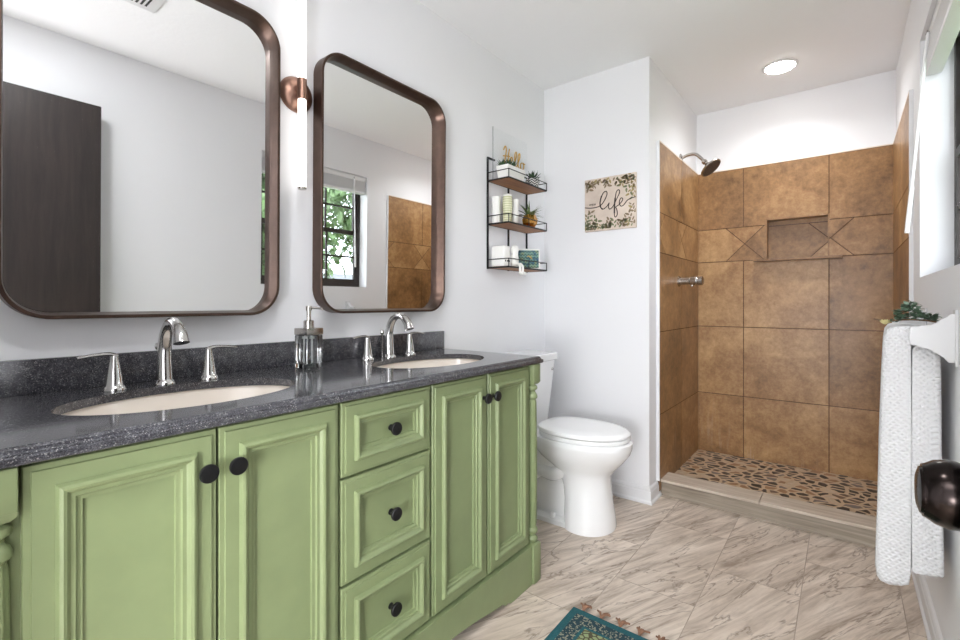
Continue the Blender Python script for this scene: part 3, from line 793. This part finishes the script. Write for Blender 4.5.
ac = thing('acrylic_sign', 'clear acrylic sign with gold Hello script leaning at the back of the top tier', 'sign', (2.16, 1.472, zt[0]))
obj('acrylic_sheet', B(1.990, 2.325, 1.4725, 1.4755, zt[0], 2.030), M['acrylic'], ac, 0)
obj('sheet_edge', B(1.9885, 1.9898, 1.4725, 1.4755, zt[0], 2.030), simple('smoked_edge', S(120, 122, 124), 0.3), ac, 0)
def stroke(bm, pts, r, fn, sub=5):
    tube(bm, [Vector(fn(*p)) for p in smooth_path([(a, b, 0) for a, b in pts], sub)], r, 6)
fh = lambda a, b, c=0: (2.080 + a*0.052, 1.4705, 1.860 + b*0.055)
bm = bmesh.new()
for s in ([(0.05, 1.25), (0.35, 1.7), (0.55, 1.35), (0.35, 0.5), (0.2, 0.0)], [(1.15, 1.6), (0.95, 0.9), (0.85, 0.0)], [(0.0, 0.65), (0.5, 0.75), (1.2, 0.85)],
          [(1.15, 0.35), (1.65, 0.55), (1.6, 0.85), (1.35, 0.7), (1.3, 0.25), (1.6, 0.0), (2.0, 0.25)],
          [(2.0, 0.25), (2.5, 1.2), (2.45, 1.6), (2.2, 1.3), (2.15, 0.4), (2.35, 0.0), (2.65, 0.25)],
          [(2.65, 0.25), (3.15, 1.2), (3.1, 1.6), (2.85, 1.3), (2.8, 0.4), (3.0, 0.0), (3.3, 0.25)],
          [(3.75, 0.75), (3.4, 0.65), (3.3, 0.25), (3.55, 0.0), (3.9, 0.2), (3.95, 0.6), (3.75, 0.75), (4.2, 0.7)]):
    stroke(bm, s, 0.0032, fh)
obj('gold_script', bm, M['gold'], ac, 60)
for k in range(4):
    bm = bmesh.new(); tube(bm, [fh(2.0 + k*0.55, -0.65), fh(2.02 + k*0.55, -0.25)], 0.0022, 6); obj('gold_stroke', bm, M['gold'], ac, 60)
pp = thing('potted_plant', 'small aloe in a black and white zigzag pot on the top shelf tier', 'plant', (2.262, 1.396, zt[0]))
bm = bmesh.new(); lathe(bm, [(0.026, 0.0), (0.034, 0.010), (0.040, 0.030), (0.039, 0.046), (0.036, 0.052), (0.033, 0.050), (0.033, 0.042)], (0, 0, 0), 'z', 28); obj('zigzag_pot', bm, M['chevron'], pp, 40, local=True)
bm = bmesh.new()
for j in range(22):
    a = j*2.4; el = 0.35 + 1.1*(j/22); leaf(bm, (0.008*math.cos(a), 0.008*math.sin(a), 0.042), (math.cos(a)*math.cos(el), math.sin(a)*math.cos(el), math.sin(el)), random.uniform(0.045, 0.070) , 0.014, curl=0.05, fold=0.5)
obj('leaves', bm, M['leafd'], pp, 50, local=True)
# middle tier: white cups in two stacks either side of a pale green striped jar
def cup_bm():
    bm = bmesh.new(); lathe(bm, [(0.020, 0.0), (0.022, 0.003), (0.0255, 0.060), (0.027, 0.068), (0.0255, 0.069), (0.023, 0.060), (0.017, 0.006), (0, 0.006)], (0, 0, 0), 'z', 24); return bm
cm = mesh_from(cup_bm(), 'white_cup', 40); cm.materials.append(M['cup'])
for x, y, z, lb in ((1.988, 1.452, 0, 'white tapered cup at the lower left beside the striped jar'), (1.988, 1.452, 0.0705, 'white tapered cup on top of the left stack beside the striped jar'),
                (2.100, 1.412, 0, 'white tapered cup at the lower right of the striped jar'), (2.100, 1.412, 0.0705, 'white tapered cup on top of the right stack beside the striped jar')):
    o = bpy.data.objects.new('stacked_cup', cm); C.objects.link(o); o.location = (x, y, zt[1] + z); tag(o, lb, 'cup', 'white cups on the middle shelf tier')
j = thing('striped_jar', 'tall pale green striped jar between white cups on the middle tier', 'jar', (2.018, 1.400, zt[1]))
bm = bmesh.new(); lathe(bm, [(0.022, 0), (0.024, 0.003), (0.0235, 0.062), (0.025, 0.070), (0.026, 0.136), (0.024, 0.140), (0, 0.140)], (0, 0, 0), 'z', 28); obj('body', bm, M['stripe'], j, 40, local=True)
bm = bmesh.new(); lathe(bm, [(0.0265, 0.1405), (0.0265, 0.148), (0.02, 0.152), (0, 0.153)], (0, 0, 0), 'z', 28); obj('lid', bm, M['cup'], j, 40, local=True)
j2 = tag(obj('green_bottle', (lambda b: (lathe(b, [(0.020, 0), (0.021, 0.004), (0.021, 0.085), (0.012, 0.10), (0.012, 0.118), (0, 0.119)], (2.142, 1.464, zt[1]), 'z', 20), b)[1])(bmesh.new()), M['stripe'], None, 40), 'pale green bottle at the back of the middle tier, behind the spiky plant', 'bottle')
gp = thing('air_plant', 'spiky green air plant in a faceted gold pot on the middle shelf tier', 'plant', (2.236, 1.400, zt[1]))
bm = bmesh.new(); lathe(bm, [(0.024, 0.0), (0.042, 0.026), (0.046, 0.046), (0.034, 0.074), (0.028, 0.072)], (0, 0, 0), 'z', 7); obj('gold_pot', bm, M['goldpot'], gp, 5, local=True)
bm = bmesh.new()
for k in range(44):
    a = k*2.4; el = 0.15 + 1.2*((k*7) % 44)/44; L = random.uniform(0.055, 0.095)
    if math.sin(a) * math.cos(el) * L > 0.07: L *= 0.7
    leaf(bm, (0.010*math.cos(a), 0.010*math.sin(a), 0.066), (math.cos(a)*math.cos(el), math.sin(a)*math.cos(el), math.sin(el)), L, 0.008, curl=0.35, fold=0.4, seg=4)
obj('leaves', bm, M['leafs'], gp, 50, local=True)
# bottom tier
bx = thing('white_bin', 'white rounded bin with dark slots on the bottom shelf tier', 'box', (2.02, 1.425, zt[2]))
obj('bin_body', B(1.966, 2.026, 1.385, 1.470, zt[2], zt[2]+0.108, bev=0.008, seg=3), M['cup'], bx)
for a, b in ((1.992, 2.016), (1.974, 1.983)): obj('slot', B(a, b, 1.3835, 1.3848, zt[2]+0.024, zt[2]+0.033), M['black'], bx, 0)
fg = thing('figurine', 'white ceramic figurine sitting on the bottom shelf edge with dangling legs', 'figurine', (2.056, 1.380, zt[2]))
bm = bmesh.new()
loft(bm, [[(math.cos(2*PI*k/20)*rx, math.sin(2*PI*k/20)*ry, z) for k in range(20)] for rx, ry, z in ((0.012, 0.010, 0.0), (0.022, 0.018, 0.006), (0.026, 0.020, 0.03), (0.024, 0.019, 0.055), (0.015, 0.014, 0.068), (0.020, 0.018, 0.078), (0.024, 0.021, 0.092), (0.020, 0.018, 0.108), (0.008, 0.007, 0.115))])
obj('torso', bm, M['cup'], fg, 60, local=True)
for s in (-1, 1):
    bm = bmesh.new(); tube(bm, smooth_path([(s*0.011, -0.008, 0.012), (s*0.012, -0.030, 0.014), (s*0.013, -0.042, 0.0), (s*0.013, -0.043, -0.030)], 4), [0.0075 - 0.0018*k/12 for k in range(13)], 10)
    lg = obj('leg', bm, M['cup'], fg, 60, local=True)
    bm = bmesh.new(); tube(bm, smooth_path([(s*0.013, -0.038, -0.034), (s*0.014, -0.050, -0.036), (s*0.016, -0.064, -0.038)], 4), [0.006, 0.0075, 0.0085, 0.009, 0.0095, 0.0095, 0.009, 0.0075, 0.004], 10); obj('foot', bm, M['cup'], lg, 60, local=True)
cd = thing('tissue_box', 'box printed with blue and green scales standing on the bottom shelf tier', 'box', (2.246, 1.417, zt[2]))
cd.rotation_euler = (0, 0, math.radians(-48))
obj('carton', B(-0.066, 0.066, -0.020, 0.020, 0, 0.114, bev=0.002), M['cup'], cd, local=True)
obj('printed_face', B(-0.058, 0.058, -0.0212, -0.0203, 0.006, 0.105), M['scales'], cd, 0, local=True)
bm = bmesh.new(); tube(bm, [(-0.010, -0.0222, 0.070), (0.0, -0.0222, 0.074), (0.020, -0.0222, 0.058)], 0.0028, 6); obj('gold_emblem', bm, M['gold'], cd, 60, local=True)

# ------------------------------------------------------------------ square wall sign
SG0, SG1, SGZ0, SGZ1 = 1.207, 0.903, 1.507, 1.811
sg = thing('wall_sign', 'square cream sign reading enjoy life with painted leaves on the wall above the toilet', 'sign', (PX, 1.055, 1.659))
obj('board', B(PX-0.017, PX-0.001, SG1, SG0, SGZ0, SGZ1, bev=0.0012), M['sign'], sg, 30)
def sgp(ix, iy, d=0.0178):
    u = (ix - 55) / 430.0; tp = 150 - 80*u; bt = 585 - 50*u; v = (bt - iy) / (bt - tp)
    return (PX - d, SG0 + (SG1 - SG0)*u, SGZ0 + (SGZ1 - SGZ0)*v)
bm = bmesh.new()
def ink(pts, r):
    P = [Vector(sgp(p.x, p.y)) for p in smooth_path([(a, b, 0) for a, b in pts], 6)]
    tube(bm, P, r*1.3, 6)
ink([(57, 380), (110, 381), (160, 372), (200, 352), (235, 300), (250, 255), (240, 236), (215, 255), (195, 310), (192, 362), (212, 388), (245, 366), (268, 332)], 0.0019)
ink([(212, 388), (195, 370), (190, 330), (203, 275)], 0.0026)
ink([(268, 332), (262, 365), (272, 386), (300, 362), (330, 300), (354, 245), (348, 222), (328, 240), (318, 310), (312, 390), (312, 440), (322, 452), (336, 425), (330, 385), (322, 368), (345, 352)], 0.0019)
ink([(318, 290), (313, 350), (311, 420)], 0.0028)
ink([(345, 352), (372, 320), (380, 298), (365, 292), (352, 325), (362, 358), (385, 352), (415, 312), (445, 292), (484, 279)], 0.0019)
obj('lettering', bm, M['letters'], sg, 60)
cu = bpy.data.curves.new('enjoy', 'FONT'); cu.body = 'enjoy'; cu.size = 0.019; cu.extrude = 0.0004
to = bpy.data.objects.new('tmp_text', cu); C.objects.link(to)
me = bpy.data.meshes.new_from_object(to.evaluated_get(bpy.context.evaluated_depsgraph_get()))
bpy.data.objects.remove(to)
ox, oy, oz = sgp(95, 362)
for v in me.vertices: v.co = Vector((ox - v.co.z, oy - v.co.x, oz + v.co.y)) - Vector(sg.location)
te = bpy.data.objects.new('small_lettering', me); C.objects.link(te); te.parent = sg; te.data.materials.append(M['letters'])
# painted sprigs in the corners and along the edges, flat leaves in three tints
rs = random.Random(3)
LB = [bmesh.new() for _ in range(3)]
def sleaf(u, v, ang, ln, wd, b):
    n = 8; c = []
    for k in range(n):
        a = 2*PI*k/n; lx = math.cos(a)*ln/2; ly = math.sin(a)*wd/2*(1 - 0.3*math.cos(a))
        uu = u + (lx*math.cos(ang) - ly*math.sin(ang)); vv = v + (lx*math.sin(ang) + ly*math.cos(ang))
        c.append((min(max(uu, 0.004), 0.996), min(max(vv, 0.004), 0.996)))
    prism(LB[b], c, lambda p, q, d: (PX - 0.0170 - d, SG0 + (SG1-SG0)*p, SGZ0 + (SGZ1-SGZ0)*q), 0.0, 0.0004)
def sprig(u, v, ang, L, n, b):
    for k in range(n):
        t = (k + 0.5)/n; cu_, cv = u + math.cos(ang)*L*t, v + math.sin(ang)*L*t
        aa = ang + (0.75 if k % 2 else -0.75) + rs.uniform(-0.2, 0.2); L_ = rs.uniform(0.06, 0.10)
        sleaf(cu_ + math.cos(aa)*L_*0.55, cv + math.sin(aa)*L_*0.55, aa, L_, L_*rs.uniform(0.36, 0.5), b if rs.random() < 0.6 else rs.randrange(3))
for k in range(12): sprig(0.02 + 0.082*k, 0.99, -PI/2 + rs.uniform(-0.9, 0.5), rs.uniform(0.08, 0.16), 3, rs.choice((0, 1, 1, 2)))
for k in range(12): sprig(0.02 + 0.082*k, 0.01, PI/2 + rs.uniform(-0.7, 0.7), rs.uniform(0.08, 0.18), 4, rs.choice((0, 0, 1)))
for u, v, a, L, n, b in ((0.99, 0.97, -2.2, 0.30, 5, 0), (0.99, 0.93, -1.9, 0.34, 6, 2), (0.93, 0.99, -2.6, 0.26, 5, 2), (0.99, 0.80, -1.75, 0.26, 4, 2), (0.86, 0.99, -2.2, 0.24, 4, 0), (0.01, 0.02, 1.25, 0.38, 6, 0), (0.03, 0.02, 0.9, 0.30, 5, 0), (0.10, 0.02, 0.8, 0.25, 4, 0), (0.02, 0.10, 1.4, 0.24, 4, 0), (0.02, 0.97, -0.5, 0.22, 4, 1), (0.02, 0.98, -1.2, 0.2, 3, 1), (0.97, 0.05, 2.0, 0.26, 4, 1), (0.98, 0.25, 1.9, 0.2, 3, 1), (0.45, 0.02, 1.3, 0.18, 3, 1), (0.75, 0.02, 1.2, 0.2, 3, 1), (0.40, 0.98, -1.2, 0.16, 3, 1)):
    sprig(u, v, a, L, n + 3, b)
for b, nm in zip(LB, ('signleaf1', 'signleaf2', 'signleaf3')): obj('painted_leaves', b, M[nm], sg, 0)

# ------------------------------------------------------------------ toilet
TX = 2.142
toi = thing('toilet', 'white two-piece toilet with closed lid between the vanity and the shower wall', 'toilet', (TX, 1.15, 0))
def egg(yb, yf, hw, z, n=40, p=2.7):
    out = []; ym = yb - (yb - yf)*0.46
    for k in range(n):
        a = 2*PI*k/n; c, s = math.cos(a), math.sin(a)
        q = p if s > 0 else 2.0
        x = hw * math.copysign(abs(c)**(2/q), c); hy = (yb - ym) if s > 0 else (ym - yf)
        out.append((TX + x, ym + hy * math.copysign(abs(s)**(2/q), s), z))
    return out
bm = bmesh.new()
rings = [egg(1.10, 0.868, 0.140, 0.0), egg(1.10, 0.866, 0.141, 0.012), egg(1.10, 0.872, 0.136, 0.06), egg(1.10, 0.882, 0.124, 0.13), egg(1.11, 0.888, 0.114, 0.19), egg(1.13, 0.890, 0.115, 0.2560),
         egg(1.18, 0.862, 0.130, 0.2910), egg(1.24, 0.825, 0.156, 0.3310), egg(1.27, 0.797, 0.175, 0.3680), egg(1.28, 0.786, 0.182, 0.4010), egg(1.28, 0.785, 0.183, 0.4240), egg(1.28, 0.792, 0.178, 0.4300)]
loft(bm, rings)
# rear foot, trapway and tank deck
rect = lambda hw, y0, y1, z, r=0.03: [(x, y, z) for x, y in rrect(TX-hw, TX+hw, y0, y1, r, 6)]
loft(bm, [rect(0.118, 0.98, 1.36, 0.0), rect(0.118, 0.98, 1.36, 0.022), rect(0.100, 0.98, 1.35, 0.034)])
loft(bm, [rect(0.078, 1.0, 1.33, 0.02), rect(0.078, 1.0, 1.33, 0.20), rect(0.10, 1.0, 1.38, 0.30), rect(0.125, 1.05, 1.44, 0.36), rect(0.145, 1.15, 1.475, 0.385), rect(0.145, 1.15, 1.475, 0.408)])
for s in (-1, 1):
    tube(bm, smooth_path([(TX+s*0.075, 1.06, 0.30), (TX+s*0.085, 1.14, 0.24), (TX+s*0.082, 1.22, 0.24), (TX+s*0.082, 1.29, 0.19), (TX+s*0.082, 1.31, 0.12), (TX+s*0.08, 1.27, 0.05)], 5), 0.036, 14)
obj('bowl', bm, M['ceramic'], toi, 50)
for s in (-1, 1):
    bm = bmesh.new(); lathe(bm, [(0.014, 0.030), (0.014, 0.042), (0.010, 0.052), (0, 0.055)], (TX+s*0.103, 1.14, 0), 'z', 16); obj('bolt_cap', bm, M['plastic'], toi, 50)
bm = bmesh.new(); loft(bm, [egg(1.2370, 0.7990, 0.1700, 0.4330), egg(1.2400, 0.7950, 0.1700, 0.4370), egg(1.2400, 0.7950, 0.1700, 0.4470), egg(1.2370, 0.7990, 0.1700, 0.4510)]); obj('seat', bm, M['seat'], toi, 40)
bm = bmesh.new(); loft(bm, [egg(1.2440, 0.8010, 0.1700, 0.4535), egg(1.2470, 0.7950, 0.1740, 0.4570), egg(1.2470, 0.7940, 0.1740, 0.4660), egg(1.2440, 0.8010, 0.1700, 0.4730), egg(1.2270, 0.8220, 0.1550, 0.4770), egg(1.1820, 0.9120, 0.1000, 0.4790)]); obj('lid', bm, M['seat'], toi, 40)
bm = bmesh.new(); loft(bm, [rect(0.150, 1.315, 1.475, 0.408), rect(0.160, 1.310, 1.478, 0.43), rect(0.198, 1.284, 1.482, 0.772)]); obj('tank', bm, M['ceramic'], toi, 40)
bm = bmesh.new(); loft(bm, [rect(0.200, 1.282, 1.483, 0.773), rect(0.208, 1.272, 1.485, 0.777), rect(0.208, 1.272, 1.485, 0.806), rect(0.202, 1.278, 1.480, 0.813)]); obj('tank_lid', bm, M['ceramic'], toi, 40)
bm = bmesh.new(); lathe(bm, [(0.008, 0), (0.008, 0.004), (0.005, 0.008), (0, 0.0085)], (TX + 0.150, 1.288, 0.722), '-y', 14); obj('flush_button', bm, M['chrome'], toi, 40)

# ------------------------------------------------------------------ shower fittings
hd = thing('wall_shower', 'brushed nickel shower head on a bent arm above the tiles', 'shower', (3.16, 0.82, 2.02))
bm = bmesh.new(); tube(bm, smooth_path([(3.16, 0.834, 2.022), (3.155, 0.79, 2.034), (3.15, 0.745, 2.030), (3.145, 0.712, 2.000), (3.142, 0.690, 1.972)], 6), 0.0095, 14); obj('arm', bm, M['nickel'], hd, 60)
bm = bmesh.new(); lathe(bm, [(0.030, 0), (0.030, 0.004), (0.016, 0.012), (0.010, 0.013)], (3.16, 0.835, 2.022), '-y', 24); obj('wall_flange', bm, M['nickel'], hd, 40)
ax = Vector((-0.10, -0.62, -0.75)).normalized()
bm = bmesh.new(); lathe(bm, [(0.012, -0.006), (0.016, 0.0), (0.016, 0.014), (0.011, 0.018), (0.011, 0.024), (0.022, 0.034), (0.034, 0.044), (0.060, 0.056), (0.066, 0.060), (0.066, 0.068), (0.062, 0.071)], (3.142, 0.692, 1.974), ax, 32); o = obj('spray_body', bm, M['nickel'], hd, 40)
bm = bmesh.new(); P0 = Vector((3.142, 0.692, 1.974)) + ax*0.0712; lathe(bm, [(0.060, 0), (0.060, 0.001), (0.0, 0.0012)], P0, ax, 28)
u_ = ax.orthogonal().normalized(); v_ = ax.cross(u_)
for rr, nn in ((0.014, 6), (0.028, 12), (0.042, 18), (0.053, 24)):
    for k in range(nn):
        lathe(bm, [(0.0022, 0.001), (0.0016, 0.004)], P0 + (u_*math.cos(2*PI*k/nn) + v_*math.sin(2*PI*k/nn))*rr, ax, 6)
obj('spray_face', bm, simple('spray_face_grey', S(92, 82, 76), 0.4, 0.5), o, 40)
vv = thing('shower_valve', 'brushed nickel shower valve handle on the left tiles below the head', 'valve', (3.06, 0.82, 1.226))
bm = bmesh.new(); lathe(bm, [(0.034, -0.0005), (0.034, 0.006), (0.029, 0.010), (0.022, 0.010), (0.022, 0.064), (0.019, 0.066)], (3.06, 0.8195, 1.226), '-y', 28); obj('valve_body', bm, M['nickel'], vv, 40)
bm = bmesh.new(); lathe(bm, [(0.019, 0.066), (0.026, 0.072), (0.029, 0.100), (0.024, 0.104), (0.022, 0.110), (0.027, 0.114), (0.027, 0.138), (0.023, 0.141), (0, 0.141)], (3.06, 0.8195, 1.226), '-y', 28)
tube(bm, [(3.06, 0.742, 1.206), (3.06, 0.742, 1.192)], 0.008, 10)
obj('handle', bm, M['nickel'], vv, 40)

# ------------------------------------------------------------------ ceiling fittings
def downlight(x, y, label):
    t = thing('recessed_light', label, 'ceiling light', (x, y, HC), 'round recessed ceiling lights')
    bm = bmesh.new(); lathe(bm, [(0.088, 0.0), (0.088, 0.003), (0.082, 0.006), (0.074, 0.007), (0.072, 0.0)], (x, y, HC), '-z', 40); obj('trim_ring', bm, M['trim'], t, 40)
    bm = bmesh.new(); lathe(bm, [(0.072, 0.0005), (0.072, 0.0055), (0.066, 0.012), (0.05, 0.0165), (0.025, 0.019), (0.0, 0.0195)], (x, y, HC), '-z', 40); obj('lens', bm, M['lens'], t, 40)
downlight(3.12, 0.29, 'round white recessed light glowing in the ceiling over the shower')
downlight(0.30, 0.42, 'added round recessed fill light, out of view in the ceiling by the entry door')  # fixture added to go with the unseen entry fill
vt = thing('ceiling_vent', 'white slotted air vent on the ceiling, seen in the left mirror', 'vent', (0.62, 0.42, HC))
obj('vent_plate', B(0.47, 0.77, 0.38, 0.60, HC-0.008, HC-0.0005, bev=0.003), M['trim'], vt)
bm = bmesh.new()
for k in range(13): box(bm, 0.505 + k*0.018, 0.513 + k*0.018, 0.415, 0.565, HC-0.0095, HC-0.008)
obj('vent_slots', bm, simple('vent_dark', S(60, 60, 60), 0.7), vt, 0)

# ------------------------------------------------------------------ towel bar, towel, eucalyptus sprig
tb = thing('towel_bar', 'white towel bar with flared brackets under the window', 'towel bar', (2.0, RW, 0.99))
prof = [(-0.1375, 0.982), (-0.1365, 0.996), (-0.1365, 1.012), (-0.139, 1.024), (-0.145, 1.027), (-0.158, 1.0275), (-0.170, 1.0265), (-0.181, 1.028), (-0.192, 1.034), (-0.201, 1.042), (-0.209, 1.053), (-0.215, 1.060), (-0.2295, 1.063), (-0.2295, 0.934),
        (-0.212, 0.935), (-0.203, 0.947), (-0.193, 0.960), (-0.181, 0.969), (-0.168, 0.974), (-0.152, 0.976), (-0.142, 0.976)]
for x0 in (1.700, 2.290):
    bm = bmesh.new(); prism(bm, prof, lambda u, v, d: (d, u, v), x0, x0 + 0.026)
    bmesh.ops.bevel(bm, geom=[e for e in bm.edges if abs(e.verts[0].co.x - e.verts[1].co.x) < 1e-6], offset=0.0035, segments=2, affect='EDGES')
    br = obj('bracket', bm, M['bar'], tb, 50)
    bm = bmesh.new(); box(bm, x0 - 0.006, x0 + 0.032, RW + 0.0002, RW + 0.007, 0.925, 1.072, bev=0.002); obj('wall_plate', bm, M['bar'], br)
bm = bmesh.new(); tube(bm, [(1.72, -0.155, 1.000), (2.30, -0.155, 1.000)], 0.009, 14); obj('bar', bm, M['bar'], tb, 60)
# towel: a thick folded strip hung over the bar, section in the YZ plane swept along X
SEC = [(-0.082, 0.300), (-0.074, 0.312), (-0.070, 0.345), (-0.073, 0.50), (-0.076, 0.70), (-0.081, 0.90), (-0.085, 0.98), (-0.090, 1.008), (-0.102, 1.022), (-0.125, 1.026), (-0.155, 1.026), (-0.180, 1.022), (-0.196, 1.008),
       (-0.202, 0.98), (-0.204, 0.90), (-0.206, 0.70), (-0.208, 0.50), (-0.210, 0.36), (-0.206, 0.346), (-0.18, 0.340), (-0.152, 0.342),
       (-0.1455, 0.352), (-0.1450, 0.50), (-0.1445, 0.70), (-0.1450, 0.90), (-0.1465, 0.965), (-0.1642, 0.985), (-0.1662, 1.002), (-0.1595, 1.0112), (-0.150, 1.0112), (-0.1440, 1.002), (-0.1438, 0.985),
       (-0.1430, 0.965), (-0.1432, 0.90), (-0.1435, 0.70), (-0.1435, 0.50), (-0.1435, 0.34), (-0.140, 0.306), (-0.125, 0.298), (-0.10, 0.295)]
def densify(P):
    out = []
    for i in range(len(P)):
        p, q = P[i], P[(i+1) % len(P)]; n = max(1, int(math.hypot(q[0]-p[0], q[1]-p[1]) / 0.03))
        for k in range(n): out.append((p[0] + (q[0]-p[0])*k/n, p[1] + (q[1]-p[1])*k/n))
    return out
ref = densify(SEC); nr = len(ref); nrm = []
for i in range(nr):
    (ax_, ay_), (bx_, by_) = ref[i-1], ref[(i+1) % nr]; l = math.hypot(bx_-ax_, by_-ay_); nrm.append(((by_-ay_)/l, -(bx_-ax_)/l))
ar2 = sum(ref[i][0]*ref[(i+1) % nr][1] - ref[(i+1) % nr][0]*ref[i][1] for i in range(nr)); sg_ = 1 if ar2 < 0 else -1
bm = bmesh.new(); rings = []
XS = [0, 0.002, 0.005, 0.010] + [0.010 + 0.29*k/18 for k in range(1, 18)] + [0.300, 0.305, 0.308, 0.310]
INS = [0.012, 0.0065, 0.0025, 0.0] + [0]*17 + [0.0, 0.0025, 0.0065, 0.012]
for x, ins in zip(XS, INS):
    t = x/0.31; sec = []
    for (y, z), (ny, nz) in zip(ref, nrm):
        inner = -0.168 < y < -0.1405 and z < 1.015
        k = 0 if inner else ins
        yy, zz = y + ny*k*sg_, z + nz*k*sg_
        if not inner and y > -0.139:
            yy += 0.0028*math.sin(x*55 + z*4)*min(1, max(0, 1.02 - z)*2)
            yy = -0.14 + (yy + 0.14)*(1 - 0.27*t)
        if z < 0.36: zz += 0.006*math.sin(x*30 + y*25)
        sec.append((1.745 + x + 0.005*math.sin(z*9 + y*22)*(1 if t < 0.2 else 0), yy, zz))
    rings.append(sec)
loft(bm, rings)
tag(obj('bath_towel', bm, M['towel'], None, 60), 'white waffle-weave bath towel hanging folded over the towel bar', 'towel')
sp = thing('eucalyptus_sprig', 'green eucalyptus sprig with a pale flower lying on top of the towel', 'plant', (1.84, -0.15, 1.03))
bm = bmesh.new(); tube(bm, smooth_path([(1.80, -0.205, 1.036), (1.81, -0.165, 1.042), (1.83, -0.12, 1.040), (1.85, -0.095, 1.037), (1.87, -0.070, 1.041)], 5), 0.0022, 6); obj('stem', bm, M['stem'], sp, 60)
bm = bmesh.new(); re = random.Random(11)
for k in range(190):
    t = re.random(); a = re.uniform(0, 2*PI)
    c = Vector((1.79 + 0.05*re.random(), -0.200 + 0.085*t, 1.036))
    hgt = 0.040*math.exp(-((t - 0.62)/0.24)**2) + 0.018
    c.z += hgt*re.random()**0.7
    leaf(bm, c, (math.cos(a), math.sin(a)*0.8, re.uniform(-0.2, 0.9)), re.uniform(0.013, 0.021), re.uniform(0.011, 0.016), curl=0.15, fold=0.25)
for k in range(16):
    t = k/16; leaf(bm, (1.835 + 0.02*t, -0.118 + 0.030*t, 1.034), (re.uniform(-0.4, 0.8), re.uniform(-0.5, 1), re.uniform(0.0, 0.6)), 0.015, 0.010, curl=0.2)
obj('leaves', bm, M['leafg'], sp, 50)
bm = bmesh.new()
for k in range(20): a = k*2.4; leaf(bm, (1.80, -0.092, 1.027), (math.cos(a), math.sin(a), 0.2 + 0.04*k), 0.017, 0.015, curl=-0.3, fold=0.4)
obj('flower', bm, M['flower'], sp, 50)

# ------------------------------------------------------------------ rug
rg = thing('rug', 'teal patterned rug with brown tassels on the stone floor in front of the vanity', 'rug', (1.512, 0.762, 0.0005))
obj('rug_pile', B(-0.9, 0, -0.6, 0, 0.0, 0.007, bev=0.002), M['rug'], rg, 40, local=True)
rt = random.Random(5)
for k in range(9):
    y0 = -0.036 - 0.066*k; bm = bmesh.new()
    for q in range(9):
        a = rt.uniform(-0.9, 0.9); L = rt.uniform(0.018, 0.034)
        p0 = Vector((0.002, y0, 0.004)); p1 = p0 + Vector((0.014, math.sin(a)*0.012, 0.008 + 0.004*rt.random())); p2 = p0 + Vector((0.016 + L*math.cos(a)*0.6, math.sin(a)*L, 0.004))
        tube(bm, smooth_path([p0, p1, p2], 3), 0.0032, 6)
    obj('tassel', bm, M['tassel'], rg, 60, local=True)
